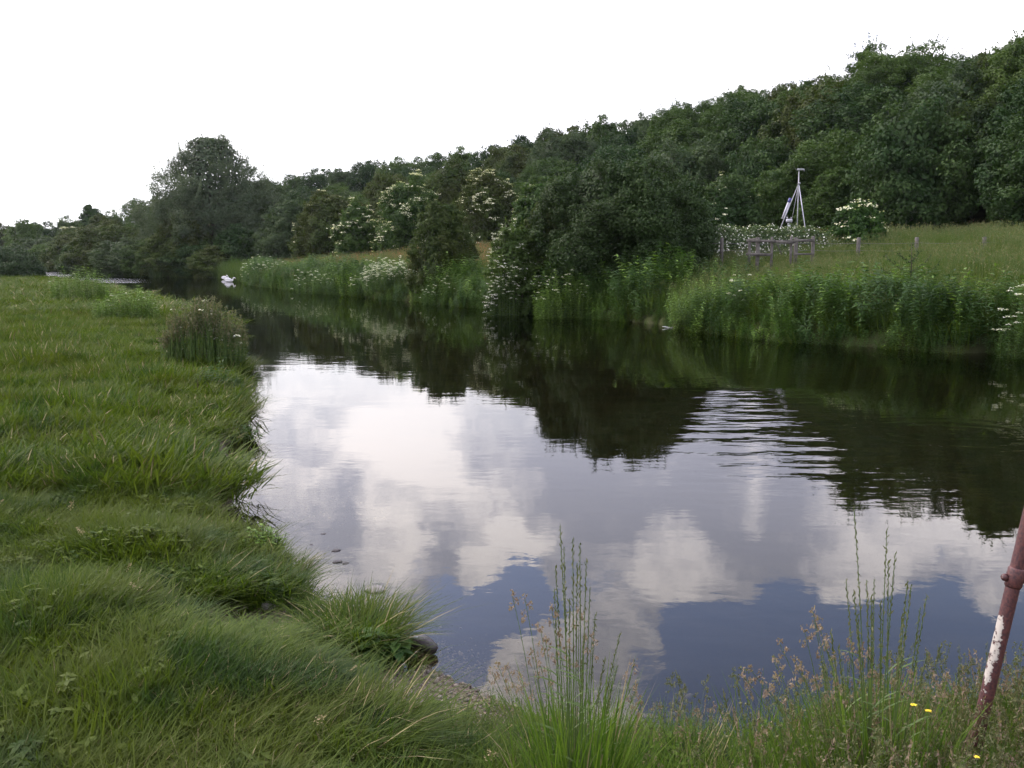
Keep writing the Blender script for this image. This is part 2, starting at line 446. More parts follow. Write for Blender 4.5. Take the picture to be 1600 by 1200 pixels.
# ------------------------------------------------------------------ the river's edges
near_px = [(1750, 1180), (1600, 1165), (1300, 1172), (1050, 1172), (900, 1150), (790, 1108), (715, 1068), (668, 1040),
           (640, 990), (600, 945), (545, 895), (478, 868), (444, 815), (412, 768), (378, 735), (335, 715), (330, 690), (362, 668), (364, 640), (352, 605), (358, 575)]
near = [(4.2, 3.6), (3.4, 4.2)] + [ground_at(*p, (.0 if p[1] > 1030 else .22 if p[1] > 930 else .46 if p[1] > 740 else .72)) for p in near_px[1:]] + [(-6.9, 24.5), (-8.1, 29), (-11.2, 36), (-17.5, 48.6), (-26, 65), (-39, 88), (-57, 113), (-97, 160), (-170, 215), (-300, 300)]
near = [(9, 1.5), (6.5, 2.4)] + near
far = [(40, -28), (22, 3), (14.5, 16)] + [ground_at(*p) for p in [(1600, 556), (1500, 552), (1400, 545), (1200, 531), (1050, 511), (950, 499), (850, 493), (700, 476), (560, 464), (450, 452), (395, 446)]] + \
      [(-23.6, 92), (-27, 103), (-35, 116.5), (-44, 121), (-56, 138), (-66, 158), (-92, 200), (-150, 260), (-300, 385)]

def smooth_line(P, step=.0):
    P = np.array(P, float); out = []
    for i in range(len(P) - 1):
        p0 = P[max(i - 1, 0)]; p1 = P[i]; p2 = P[i + 1]; p3 = P[min(i + 2, len(P) - 1)]
        n = 6 if np.linalg.norm(p2 - p1) < 30 else 4
        for t in np.linspace(0, 1, n, endpoint=False):
            out.append(.5 * ((2 * p1) + (-p0 + p2) * t + (2 * p0 - 5 * p1 + 4 * p2 - p3) * t * t + (-p0 + 3 * p1 - 3 * p2 + p3) * t ** 3))
    out.append(P[-1]); out = np.array(out)
    d = np.hypot(out[:, 0], out[:, 1])
    w = np.clip(d * .012, .02, .5)
    out[:, 0] += (fbm(out[:, 0] * 1.7 / (1 + d * .05), out[:, 1] * 1.7 / (1 + d * .05), 5) - .5) * w * 2
    return out
near = smooth_line(near); far = smooth_line(far)
POLY = np.concatenate([near, far[::-1]])

def seg_dist(x, y, L):
    best = np.full(x.shape, 1e9)
    for a, b in zip(L[:-1], L[1:]):
        d = b - a; t = np.clip(((x - a[0]) * d[0] + (y - a[1]) * d[1]) / (d @ d + 1e-12), 0, 1)
        best = np.minimum(best, (x - a[0] - t * d[0]) ** 2 + (y - a[1] - t * d[1]) ** 2)
    return np.sqrt(best)

def in_poly(x, y, P):
    ins = np.zeros(x.shape, bool)
    for a, b in zip(P, np.roll(P, -1, axis=0)):
        if a[1] == b[1]: continue
        c = ((a[1] > y) != (b[1] > y)) & (x < (b[0] - a[0]) * (y - a[1]) / (b[1] - a[1]) + a[0])
        ins ^= c
    return ins

BEACH = ground_at(715, 1085, .05)
BEACH2 = ground_at(352, 712, .25)
HOLLOW = ground_at(385, 940, .35)
def field(x, y):
    """s_near, s_far (distance to each shore), wet, height, bare"""
    x = np.asarray(x, float); y = np.asarray(y, float)
    dn = seg_dist(x, y, near); df = seg_dist(x, y, far); wet = in_poly(x, y, POLY)
    r = np.hypot(x, y)
    bump = (fbm(x * 1.4, y * 1.4, 3) - .5)
    # near bank
    beach = np.exp(-(((x - BEACH[0]) ** 2 + (y - BEACH[1]) ** 2) / .60 ** 2))
    beach = np.maximum(beach, .95 * np.exp(-(((x - BEACH2[0]) / .55) ** 2 + ((y - BEACH2[1]) / .7) ** 2)))
    hol = np.exp(-(((x - HOLLOW[0]) / .50) ** 2 + ((y - HOLLOW[1]) / .34) ** 2) ** 1.5)
    hol2 = np.exp(-(((x - HOLLOW[0] - .62) / .22) ** 2 + ((y - HOLLOW[1] + .42) / .2) ** 2))
    hn = .28 * sst(0, .22, dn) + .12 * sst(.2, 1.3, dn) + .10 * sst(1, 4, dn) + .12 * sst(8, 40, dn)
    low = sst(-1.0, -.1, x) * sst(7.5, 5.5, y)
    hn = hn * (1 - low) + low * (.07 * sst(0, .25, dn) + .22 * sst(.2, 2.2, dn))
    hn = hn + bump * (.20 - .12 * low) * sst(.1, .9, dn) + (fbm(x * .35, y * .35, 9) - .5) * .18 * sst(1.5, 6, dn)
    hn = hn * (1 - beach) + (.015 + .13 * dn) * beach
    hn = hn - .14 * hol - .08 * hol2
    # far bank and hill
    v = (x - 11.3) * .88 + (y - 22) * .47
    vv = v + np.clip(y - 150, 0, 400) * .12
    hf = .50 * sst(0, .5, df) + .5 * sst(.5, 3, df) + .6 * sst(2.5, 8, df) + .6 * sst(7, 14, df) + .7 * sst(12, 22, df)
    hf = hf * (1 - .65 * sst(105, 150, y))
    hf = hf + bump * .12 + (fbm(x * .12, y * .12, 21) - .5) * .5 * sst(2, 10, df)
    hf = hf + 11.5 * sst(25, 54, vv) * sst(3, 30, df) * (1 - .6 * sst(320, 600, y)) + (fbm(x * .04, y * .04, 30) - .5) * 4 * sst(28, 50, vv)
    depth = np.where(dn < df, .10 + .22 * dn * (1 - .45 * beach), .3 + .5 * df)
    depth = -np.minimum(depth, 1.3) * sst(-.02, .12, np.minimum(dn, df)) - .0
    depth = depth * np.where(dn < df, 1 - .75 * beach * (dn < .6), 1)
    h = np.where(wet, depth + (fbm(x * 2, y * 2, 8) - .5) * .05, np.where(dn < df, hn, hf))
    bare = np.clip(np.maximum.reduce([beach * 1.5 * (dn < df), hol * 1.4, hol2 * 1.2, (1 - sst(.02, .22, dn)) * .9 * (dn < df), (1 - sst(.0, .4, df)) * .15]), 0, 1)
    return dn, df, wet, h, bare
def hgt(x, y): return float(field(np.array([x]), np.array([y]))[3][0])

ang = np.concatenate([np.linspace(-pi, -R(36), 45, endpoint=False), np.linspace(-R(36), R(36), 430), np.linspace(R(36), pi, 46)[1:]])
rad = np.concatenate([[.05, .5], np.geomspace(1.0, 30, 230), np.geomspace(30, 900, 150)[1:]])
A_, R_ = np.meshgrid(ang, rad)
GX = R_ * np.sin(A_); GY = R_ * np.cos(A_)
dn, df, wet, GZ, bare = field(GX, GY)
nr, na = GX.shape
idx = np.arange(nr * na).reshape(nr, na)
quads = np.stack([idx[:-1, :-1], idx[:-1, 1:], idx[1:, 1:], idx[1:, :-1]], -1).reshape(-1, 4)[:, ::-1]
allV = np.stack([GX, GY, GZ], -1).reshape(-1, 3)
wq = wet.reshape(-1)[quads].sum(1); nq = (dn < df).reshape(-1)[quads].sum(1)
def sub_mesh(name, sel, mat):
    q = quads[sel]; u, inv = np.unique(q, return_inverse=True)
    mb = MB(); mb.add(allV[u], inv.reshape(-1, 4)); me = mb.mesh(name, [mat], smooth=True)
    a = me.attributes.new('bare', 'FLOAT', 'POINT'); a.data.foreach_set('value', bare.reshape(-1)[u].astype('f'))
    return me
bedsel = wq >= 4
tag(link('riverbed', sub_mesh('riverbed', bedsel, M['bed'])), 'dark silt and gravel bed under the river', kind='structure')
tag(link('near_bank_ground', sub_mesh('near_bank_ground', ~bedsel & (nq >= 2), M['ground'])), 'soil of the near left bank under the grass', kind='structure')
tag(link('far_bank_ground', sub_mesh('far_bank_ground', ~bedsel & (nq < 2), M['ground'])), 'ground of the far bank meadow and the wooded hill', kind='structure')
mb = MB(); wx = np.array([-420, 60]); wy = np.array([-60, 470])
mb.add([(-420, -60, 0), (60, -60, 0), (60, 470, 0), (-420, 470, 0)], np.array([[0, 1, 2, 3]]))
tag(link('river_water', mb.mesh('river_water', [M['water']])), 'smooth dark river mirroring clouds and trees', kind='structure')

# ------------------------------------------------------------------ plant geometry
def unit(v): return v / (np.linalg.norm(v, axis=-1, keepdims=True) + 1e-9)

def leaves(mb, C, N, size, aspect=.5, mat=0, tone=None, droop=.3, rg=rng, axis=None, jitter=.8):
    """one folded lozenge per point; N points outwards"""
    n = len(C)
    if n == 0: return
    nn = unit(N + rg.normal(0, jitter, (n, 3)) * .6)
    ax = rg.normal(0, 1, (n, 3)) if axis is None else axis + rg.normal(0, .35, (n, 3))
    ax = ax - nn * (ax * nn).sum(1)[:, None]; ax = unit(ax)
    ax[:, 2] -= droop * rg.random(n); ax = unit(ax)
    sd_ = unit(np.cross(nn, ax))
    L = size * rg.uniform(.65, 1.3, n)[:, None]; W = L * aspect * .5
    fold = nn * W * .35
    V = np.stack([C - ax * L * .5, C + sd_ * W + fold, C + ax * L * .5, C - sd_ * W + fold], 1).reshape(-1, 3)
    q = np.arange(n * 4).reshape(n, 4)
    mb.add(V, q, mat, tone if tone is not None else rg.random(n))

def prof(kind, t):
    if kind == 'dome': return np.sqrt(np.clip(1 - (t * 1.0) ** 2.3, 0, 1)) * (.82 + .18 * np.minimum(t * 4, 1))
    if kind == 'oval': return np.sqrt(np.clip(1 - ((t - .42) / .60) ** 2, 0, 1))
    if kind == 'round': return np.clip(1 - t ** 2.5, 0, 1) ** .5 * (.90 + .10 * np.minimum(t * 4, 1))
    if kind == 'cone': return np.clip(1 - t, 0, 1) ** .62 * (.75 + .25 * np.minimum(t * 5, 1))
    if kind == 'willow': return np.where(t < .5, 1 - .15 * t, .925 * np.clip((1 - t) / .5, 0, 1) ** .72)
    return 1 - t

def crown_points(rg, n, H, Rw, base, kind, lobes, lobe_r=(.24, .42), sub=15, flat=.78, sprig=50, sprig_len=.5, up=0.0):
    """clump hierarchy: crown > lobes > clumps > leaves; returns points, normals, tones"""
    Hc = H - base
    k = np.arange(lobes) + .5
    tg = np.linspace(0, .95, 60); wg = prof(kind, tg) + .08; cg = np.cumsum(wg) / wg.sum()
    t = np.interp((np.arange(lobes) + rg.random(lobes)) / lobes, cg, tg); an = k * 2.39996 + rg.uniform(-.5, .5, lobes)
    pr = prof(kind, t) * Rw
    lr = rg.uniform(*lobe_r, lobes) * Rw * (.55 + .45 * pr / Rw)
    rr = np.maximum(pr - lr * .75, 0) * rg.uniform(.78, 1.08, lobes)
    LC = np.stack([rr * np.cos(an), rr * np.sin(an), base + t * Hc * .93], 1)
    LC[:, 2] = np.clip(LC[:, 2], base + lr * .25, H - lr * .7)
    # sub clumps
    d = unit(rg.normal(0, 1, (lobes, sub, 3)) + unit(LC - np.array([0, 0, base + Hc * .35]))[:, None] * .9)
    SC_ = LC[:, None] + d * lr[:, None, None] * rg.uniform(.6, 1.0, (lobes, sub, 1))
    sr = lr[:, None] * rg.uniform(.26, .5, (lobes, sub))
    SC_ = SC_.reshape(-1, 3); sr = sr.reshape(-1); sdir = d.reshape(-1, 3)
    ct = rg.random(len(SC_)) * .55 + np.repeat(rg.random(lobes) * .25, sub)
    w = sr ** 2; pick = rg.choice(len(SC_), n, p=w / w.sum())
    dd = unit(rg.normal(0, 1, (n, 3)) + sdir[pick] * .5)
    rad_ = sr[pick] * rg.uniform(.35, 1.12, n) ** .7
    P = SC_[pick] + dd * rad_[:, None] * np.array([1, 1, flat])
    N = dd + np.array([0, 0, .5]); T = np.clip(ct[pick] + rg.uniform(-.12, .25, n), 0, 1)
    # sprigs that break the outline
    if sprig:
        i = rg.choice(len(SC_), sprig); m_ = 15
        dirs = unit(sdir[i] + rg.normal(0, .35, (sprig, 3)) + np.array([0, 0, .45 + up]))
        ts = np.linspace(-.15, 1, m_)[None, :, None]
        Ls = (sprig_len * rg.uniform(.5, 1.3, sprig))[:, None, None]
        SP = SC_[i][:, None] + dirs[:, None] * (sr[i][:, None, None] * .7 + ts * Ls)
        SP = SP + rg.normal(0, .04 * min(sprig_len, .6), SP.shape)
        P = np.concatenate([P, SP.reshape(-1, 3)]); N = np.concatenate([N, np.repeat(dirs, m_, 0) + rg.normal(0, .5, (sprig * m_, 3))])
        T = np.concatenate([T, rg.uniform(.4, 1, sprig * m_)])
    ok = P[:, 2] > .02
    return P[ok], N[ok], T[ok], LC, lr

def trunk_mesh(name, rg, H, r, LC, n_limb=9, base=.0, lean=0.):
    mb = MB()
    top = H * .72
    t = np.linspace(0, 1, 9)
    px_ = lean * t * H + .03 * H * np.sin(t * 5 + rg.random() * 6) * t; py_ = .03 * H * np.cos(t * 4 + rg.random() * 6) * t
    pts = np.stack([px_, py_, t * top - .15], 1)
    tube(mb, pts, r * (1 - .85 * t) + r * .35 * np.exp(-t * 14), 8, tone=.5)
    for i in rg.choice(len(LC), min(n_limb, len(LC)), replace=False):
        e = LC[i]; s0 = rg.uniform(.12, .6) * min(1, e[2] / top + .1); k_ = np.clip(s0, .05, .95)
        a = np.array([np.interp(k_, t, pts[:, j]) for j in range(3)])
        mid = (a + e) / 2 + np.array([0, 0, .08 * H]) * rg.uniform(-.3, 1)
        u = np.linspace(0, 1, 6)[:, None]
        c = (1 - u) ** 2 * a + 2 * u * (1 - u) * mid + u * u * e
        tube(mb, c, np.linspace(r * .38, r * .06, 6), 5)
    return mb.mesh(name, [M['bark']], smooth=True)

def tree_meshes(seed, kind, H, Rw, base, leafm, n, leaf, aspect=.55, lobes=26, lobe_r=(.24, .42), sprig=60, sprig_len=.5, droop=.3, tr=None, up=0, flat=.78, blossom=0, bm='cream', bside=None, bsize=.12):
    rg = np.random.default_rng(seed)
    P, N, T, LC, lr = crown_points(rg, n, H, Rw, base, kind, lobes, lobe_r, sprig=sprig, sprig_len=sprig_len, up=up, flat=flat)
    mb = MB(); leaves(mb, P, N, leaf, aspect, 0, T, droop, rg)
    nc = int(n * .18); tc_ = rg.random(nc) ** .9 * .88; ac = rg.uniform(0, 2 * pi, nc)
    rc = prof(kind, tc_) * Rw * rg.uniform(.25, .72, nc)
    C = np.stack([rc * np.cos(ac), rc * np.sin(ac), base * .6 + .05 + tc_ * (H - base)], 1)
    leaves(mb, C, np.stack([np.cos(ac), np.sin(ac), np.full(nc, .4)], 1), leaf * 1.35, .7, 0, rg.random(nc) * .5, .2, rg, jitter=.5)
    out = dict(crown=mb.mesh('crown', [M[leafm]]), trunk=trunk_mesh('trunk', rg, H, tr or (.022 * H + .04), LC), H=H, R=Rw)
    if blossom:
        # flat flower plates on the outer, upper side of the clumps
        c = P - np.array([0, 0, base + (H - base) * .3]); sc = (unit(c) * unit(N)).sum(1) + .6 * unit(N)[:, 2]
        if bside is not None: sc = sc + (unit(c[:, :3]) @ np.array(bside)) * .8
        rad2 = np.hypot(P[:, 0], P[:, 1]) / (prof(kind, np.clip((P[:, 2] - base) / (H - base), 0, 1)) * Rw + .2)
        patch = vnoise(P[:, 0] * 1.1 + P[:, 2] * .7, P[:, 1] * 1.1 + P[:, 2] * .9, seed)
        w = np.clip(sc + rad2 + patch * 2.2 - 2.3, 0, None) ** 2 + 1e-9
        i = rg.choice(len(P), blossom, p=w / w.sum(), replace=False)
        fm = MB(); m_ = 9
        cc = P[i][:, None] + unit(c[i])[:, None] * .06 + np.concatenate([rg.normal(0, bsize * .42, (blossom, m_, 2)), rg.normal(0, bsize * .12, (blossom, m_, 1))], 2)
        leaves(fm, cc.reshape(-1, 3), np.tile([0, 0, 1.0], (blossom * m_, 1)) + unit(np.repeat(c[i], m_, 0)) * .8, bsize * .42, .9, 0, None, 0, rg)
        out['blossom'] = fm.mesh('blossom', [M[bm]])
    return out

def plant_tree(name, tm, x, y, label, cat, group=None, H=None, W=None, rz=0, sink=.1, kind=None):
    z = hgt(x, y) - sink
    sz = (H / tm['H']) if H else 1; sw = (W / (2 * tm['R'])) if W else sz
    root = empty(name, (x, y, z), rz, (sw, sw, sz)); tag(root, label, cat, group)
    link('trunk', tm['trunk'], root); link('crown', tm['crown'], root)
    if 'blossom' in tm: link('blossom', tm['blossom'], root)
    return root

# ------------------------------------------------------------------ hill wood
protos = {
    'oak': tree_meshes(1, 'oval', 9, 4.3, 1.2, 'oak', 26000, .23, .6, 26, (.30, .48)),
    'oak2': tree_meshes(2, 'dome', 8, 4.4, .8, 'oak', 26000, .23, .6, 30, (.28, .46)),
    'ash': tree_meshes(3, 'oval', 10, 4.2, 1.5, 'ash', 26000, .23, .5, 24, (.28, .46), sprig=90, sprig_len=.9),
    'ash2': tree_meshes(4, 'dome', 8.5, 4.0, 1.0, 'ash', 26000, .23, .5, 26, (.28, .46), sprig=70, sprig_len=.8),
    'haw': tree_meshes(5, 'dome', 6.5, 3.9, .4, 'haw', 24000, .22, .6, 28, (.28, .44), sprig=80, sprig_len=.7),
    'haw2': tree_meshes(6, 'oval', 7.5, 3.7, .6, 'haw', 24000, .22, .6, 24, (.28, .44), sprig=80, sprig_len=.7),
    'wil': tree_meshes(7, 'oval', 8, 3.9, .5, 'willow', 30000, .25, .34, 30, (.26, .42), sprig=110, sprig_len=1.0, up=.3),
}
words = {'oak': 'dark green broadleaf tree', 'oak2': 'dark rounded broadleaf tree', 'ash': 'mid green feathery tree', 'ash2': 'mid green bushy tree',
         'haw': 'olive brown hawthorn tree', 'haw2': 'tall olive hawthorn tree', 'wil': 'grey green sallow tree'}
sky_px = [(-120, 352), (0, 352), (40, 345), (80, 342), (115, 333), (165, 330), (190, 325), (230, 306), (260, 300), (430, 282), (470, 267), (500, 263), (540, 258), (560, 249), (600, 251), (640, 241), (680, 239),
          (720, 232), (770, 226), (810, 213), (850, 206), (880, 196), (920, 184), (960, 173), (990, 176), (1030, 166), (1070, 159), (1110, 151), (1160, 134), (1190, 129), (1230, 131), (1260, 123), (1300, 119),
          (1340, 112), (1370, 110), (1420, 108), (1460, 100), (1490, 99), (1520, 80), (1560, 70), (1600, 66), (1650, 52), (1760, 50)]
skx = np.array([p[0] for p in sky_px], float); sky_ = np.array([p[1] for p in sky_px], float)
def vline(x, y): return (x - 11.3) * .88 + (y - 22) * .47 + max(0, y - 150) * .12
placed = []
HILL = []
def px_of(x, y, z):
    dep = y * CA - (z - EYE) * SA
    return 800 + FPX * x / dep, 600 - FPX * (y * SA + (z - EYE) * CA) / dep
kinds = list(protos)
rt = np.random.default_rng(11)
n_hill = 0
px = -40.0
while px < 1720:                                             # the skyline row
    # depth at which this column meets the ridge
    Y = 300.0 if px > 215 else 262.0
    if px > 215:
        for yy in np.arange(60, 300, 1.0):
            if vline(col_at(px, yy, 18), yy) > 51: Y = yy; break
    Y = Y + rt.uniform(-3, 3)
    x = col_at(px, Y, 16); ytop = np.interp(px, skx, sky_) + rt.uniform(-3, 6)
    gz = hgt(x, Y); H = z_at(ytop, Y) - gz
    H = max(H, 4.5)
    k = kinds[rt.integers(0, 4)] if rt.random() < .75 else kinds[rt.integers(4, 7)]
    W = np.clip(H * rt.uniform(.85, 1.15), 6.5, 10)
    zone = 'on the far left skyline' if px < 230 else 'on the skyline ridge of the hill'
    plant_tree(k.rstrip('2') == 'oak' and 'oak_tree' or {'ash': 'ash_tree', 'haw': 'hawthorn_tree', 'wil': 'sallow_tree'}[k.rstrip('2')], protos[k], x, Y,
               words[k] + (' on the far left skyline' if px < 230 else ' on the ridge'), 'tree', 'trees of the hillside wood', H, W, rt.uniform(0, 6))
    HILL.append((px, COL.objects[-3]))
    placed.append((x, Y)); n_hill += 1
    px += W * .62 / Y * FPX
tries = 0
while tries < 9000 and n_hill < 285:
    tries += 1
    Y = rt.uniform(32, 290) if rt.random() < .6 else rt.uniform(32, 130)
    pxx = rt.uniform(-60, 1700)
    x = col_at(pxx, Y, 8); v = vline(x, Y)
    if not (27 < v < 50): continue
    md = 4.6 + .013 * Y
    if any((x - a) ** 2 + (Y - b) ** 2 < md * md for a, b in placed): continue
    gz = hgt(x, Y)
    k = kinds[rt.choice(7, p=[.16, .16, .15, .17, .14, .08, .14])]
    H = rt.uniform(5.5, 8.5)
    lim = z_at(np.interp(pxx, skx, sky_) + 8, Y) - gz
    H = min(H, lim)
    if H < 3.2: continue
    W = np.clip(H * rt.uniform(.95, 1.3), 5.5, 9.5)
    zone = 'at the foot of the wooded hill' if v < 34 else 'on the wooded hillside below the ridge'
    plant_tree({'oak': 'oak_tree', 'ash': 'ash_tree', 'haw': 'hawthorn_tree', 'wil': 'sallow_tree'}[k.rstrip('2')], protos[k], x, Y,
               words[k] + (' at the hill foot' if v < 34 else ' on the hillside'), 'tree', 'trees of the hillside wood', H, W, rt.uniform(0, 6))
    HILL.append((pxx, COL.objects[-3]))
    placed.append((x, Y)); n_hill += 1
marks = [(230, 'beyond the river bend'), (430, 'behind the tall willow'), (640, 'above the far meadow'), (820, 'behind the lone rounded bush'), (1110, 'behind the big hawthorn'),
         (1290, 'above the mast'), (1470, 'above the fence elder'), (9999, 'near the right edge')]
byl = {}
for p_, o in sorted(HILL, key=lambda t: t[0]):
    lb = o['label'] + ' ' + next(m_ for a, m_ in marks if p_ < a); byl.setdefault(lb, []).append(o)
ords = ['leftmost', 'second from left', 'third from left', 'fourth from left', 'fifth from left', 'sixth from left', 'seventh from left', 'eighth from left', 'ninth from left', 'tenth from left']
for lb, os_ in byl.items():
    for i, o in enumerate(os_):
        if len(os_) == 1: o['label'] = lb
        elif i == len(os_) - 1: o['label'] = lb + ', rightmost'
        else: o['label'] = lb + ', ' + ords[min(i, 9)]

# ------------------------------------------------------------------ particular trees and bushes
def hand(name, px_c, Y, ytop, wpx, label, cat, tmf, rz=0, sink=.15):
    x = col_at(px_c, Y, 3); gz = hgt(x, Y)
    H = z_at(ytop, Y) - gz + sink; W = wpx / FPX * Y
    tm = tmf(H, W / 2)
    plant_tree(name, tm, x, Y, label, cat, None, H, W, rz, sink)
sd_i = [100]
def spec(kind, leafm, n, leaf, base=.0, **kw):
    sd_i[0] += 1; s0 = sd_i[0]
    return lambda H, Rw: tree_meshes(s0, kind, H, Rw, base * H, leafm, n, leaf, **kw)

hand('willow_tree', 334, 127, 192, 226, 'tall grey green willow with wispy top above the far bend of the river', 'tree',
     spec('willow', 'willow_light', 73080, 0.292, .0, aspect=.26, lobes=80, lobe_r=(.13, .26), sprig=900, sprig_len=1.9, up=1.2, droop=.1))
hand('hawthorn_bush', 285, 121.5, 335, 95, 'olive bush under the left side of the tall willow', 'bush', spec('dome', 'haw', 20880, 0.224, aspect=.6))
hand('hawthorn_bush', 372, 119, 350, 80, 'low dark bush under the right side of the tall willow', 'bush', spec('dome', 'oak', 19140, 0.224, aspect=.6))
hand('sallow_bush', 452, 116, 312, 110, 'grey green sallow between the willow and the olive hawthorn', 'bush', spec('dome', 'willow', 26100, 0.241, aspect=.35, sprig=120, sprig_len=.7))
hand('sallow_bush', 415, 135, 268, 90, 'grey green sallow showing behind the willow shoulder', 'bush', spec('oval', 'willow', 24360, 0.258, aspect=.35, sprig=120, sprig_len=.8))
hand('hawthorn_tree', 515, 108, 300, 120, 'spreading olive hawthorn at the left end of the far meadow', 'tree', spec('dome', 'haw', 34800, 0.206, aspect=.6, lobes=36, sprig=120, blossom=90, bsize=.26))
hand('elder_bush', 560, 98, 312, 80, 'elder with pale blossom sprays beside the olive hawthorn', 'bush', spec('dome', 'elder', 24360, 0.206, aspect=.55, blossom=170, bsize=.28))
hand('hawthorn_tree', 610, 112, 262, 120, 'olive brown hawthorn rising behind the blossoming elders', 'tree', spec('dome', 'haw', 31320, 0.215, aspect=.6, lobes=36))
hand('elder_tree', 640, 95, 274, 110, 'large elder covered in pale blossom left of the lone rounded bush', 'tree', spec('dome', 'elder', 34800, 0.206, aspect=.55, lobes=34, blossom=420, bsize=.30, sprig=90))
hand('hawthorn_tree', 705, 106, 248, 120, 'brownish hawthorn behind the tip of the lone rounded bush', 'tree', spec('dome', 'haw', 31320, 0.215, aspect=.6, lobes=34))
hand('elder_tree', 765, 92, 262, 125, 'brown green tree dotted with blossom right of the lone rounded bush', 'tree', spec('dome', 'haw', 34800, 0.206, aspect=.55, lobes=34, blossom=330, bsize=.26, bside=(.3, -.6, .2)))
hand('elder_bush', 604, 90, 352, 44, 'small pale flowering elder at the back of the far meadow', 'bush', spec('dome', 'elder', 8700, 0.172, aspect=.55, blossom=60, bsize=.24, lobes=14))
hand('elder_tree', 850, 74, 275, 110, 'green elder above the flowering shoulder of the big dark bush', 'tree', spec('dome', 'elder', 27840, 0.189, aspect=.55, lobes=30, blossom=60, bsize=.22))
hand('hawthorn_bush', 690, 52, 303, 108, 'dark rounded bush standing alone in the far meadow', 'bush', spec('dome', 'haw', 36000, .11, aspect=.5, lobes=40, lobe_r=(.2, .38), sprig=200, sprig_len=.35, up=.4))
hand('hawthorn_tree', 965, 41.0, 243, 285, 'big dark hawthorn bush on the far bank mirrored in the river', 'tree',
     spec('round', 'bigbush', 107880, 0.112, .0, aspect=.6, lobes=80, lobe_r=(.17, .32), sprig=420, sprig_len=.42, up=.3))
hand('hawthorn_bush', 1062, 44.5, 272, 110, 'dark bush joined to the right side of the big dark hawthorn', 'bush', spec('dome', 'oak', 45240, 0.112, aspect=.6, lobes=44, sprig=160, sprig_len=.4, up=.3))
hand('hawthorn_bush', 868, 42, 288, 105, 'dark bush joined to the left side of the big dark hawthorn', 'bush', spec('dome', 'haw', 45240, 0.112, aspect=.6, lobes=44, sprig=160, sprig_len=.4, up=.3))
hand('dogwood_bush', 803, 40.0, 338, 95, 'white flowered bush tumbling to the water left of the big hawthorn', 'bush',
     spec('dome', 'fresh', 38280, 0.095, aspect=.6, lobes=40, sprig=160, sprig_len=.35, blossom=230, bm='white', bsize=.10, bside=(-.7, -.5, .1)))
hand('ash_tree', 1578, 60, 40, 235, 'large fresh green tree at the right edge behind the wire fence', 'tree',
     spec('willow', 'fresh', 104400, 0.163, .0, aspect=.6, lobes=90, lobe_r=(.2, .36), sprig=320, sprig_len=.7))
hand('ash_tree', 1400, 66, 222, 165, 'bushy yellow green tree behind the blossoming elder by the fence', 'tree',
     spec('dome', 'fresh', 59160, 0.155, aspect=.6, lobes=56, sprig=200, sprig_len=.6))
hand('locust_tree', 1388, 84, 78, 200, 'tall feathery tree standing proud on the skyline right of centre', 'tree',
     spec('oval', 'ash', 62640, 0.206, .12, aspect=.4, lobes=46, lobe_r=(.2, .36), sprig=300, sprig_len=.8, flat=.5))
hand('oak_tree', 1500, 74, 150, 110, 'grey green broadleaf tree between the feathery tree and the fresh green one', 'tree', spec('oval', 'willow', 41760, 0.206, aspect=.5, lobes=40, sprig=120))
hand('elder_bush', 1140, 62, 268, 110, 'dark elder scrub right of the big hawthorn with few pale flowers', 'bush', spec('dome', 'oak', 34800, 0.155, aspect=.6, lobes=40, sprig=90, blossom=45, bsize=.18))
hand('bramble_thicket', 1215, 66, 262, 120, 'rounded green thicket behind the slim metal mast', 'bush', spec('dome', 'ash', 41760, 0.146, aspect=.6, lobes=50, sprig=80, sprig_len=.3))
hand('bramble_thicket', 1300, 62, 262, 110, 'dull green thicket to the right of the slim metal mast', 'bush', spec('dome', 'ash', 41760, 0.146, aspect=.6, lobes=50, sprig=80, sprig_len=.3))
hand('elder_bush', 1337, 45, 318, 98, 'bright green elder with flat cream blossoms behind the wire fence', 'bush',
     spec('dome', 'herb', 26100, 0.103, aspect=.55, lobes=26, sprig=70, sprig_len=.25, blossom=38, bsize=.24, bside=(-.4, -.7, .2)))
hand('oak_tree', 145, 215, 314, 62, 'dark round tree on the far left skyline above the river bend', 'tree', spec('dome', 'oak', 24360, 0.310, aspect=.6))
hand('oak_tree', 45, 225, 341, 80, 'dull green tree far off at the left edge', 'tree', spec('dome', 'ash', 20880, 0.344, aspect=.6))
hand('hawthorn_tree', 165, 178, 333, 85, 'olive tree overhanging the far reach of the river', 'tree', spec('dome', 'haw', 26100, 0.292, aspect=.6))
hand('hawthorn_tree', 110, 205, 358, 70, 'pale olive bush on the far shore left of the olive tree', 'bush', spec('dome', 'haw', 17400, 0.292, aspect=.6, blossom=50, bsize=.5))
hand('hawthorn_bush', 215, 145, 348, 75, 'dark bush on the far shore between the olive tree and the willow', 'bush', spec('dome', 'ash', 20880, 0.258, aspect=.6))
hand('oak_tree', 25, 265, 356, 90, 'low dark tree beyond the hedge mound at the left edge', 'tree', spec('dome', 'oak', 20880, 0.344, aspect=.6))
hand('sallow_bush', 70, 225, 372, 70, 'low grey green bush on the distant bank behind the bright water', 'bush', spec('dome', 'willow', 17400, 0.310, aspect=.4))
hand('hedge_mound', 8, 84, 390, 108, 'smooth dark hedge mound on the left meadow by the river', 'bush', spec('dome', 'hedge', 45240, 0.138, aspect=.6, lobes=60, lobe_r=(.3, .42), sprig=20, sprig_len=.2))

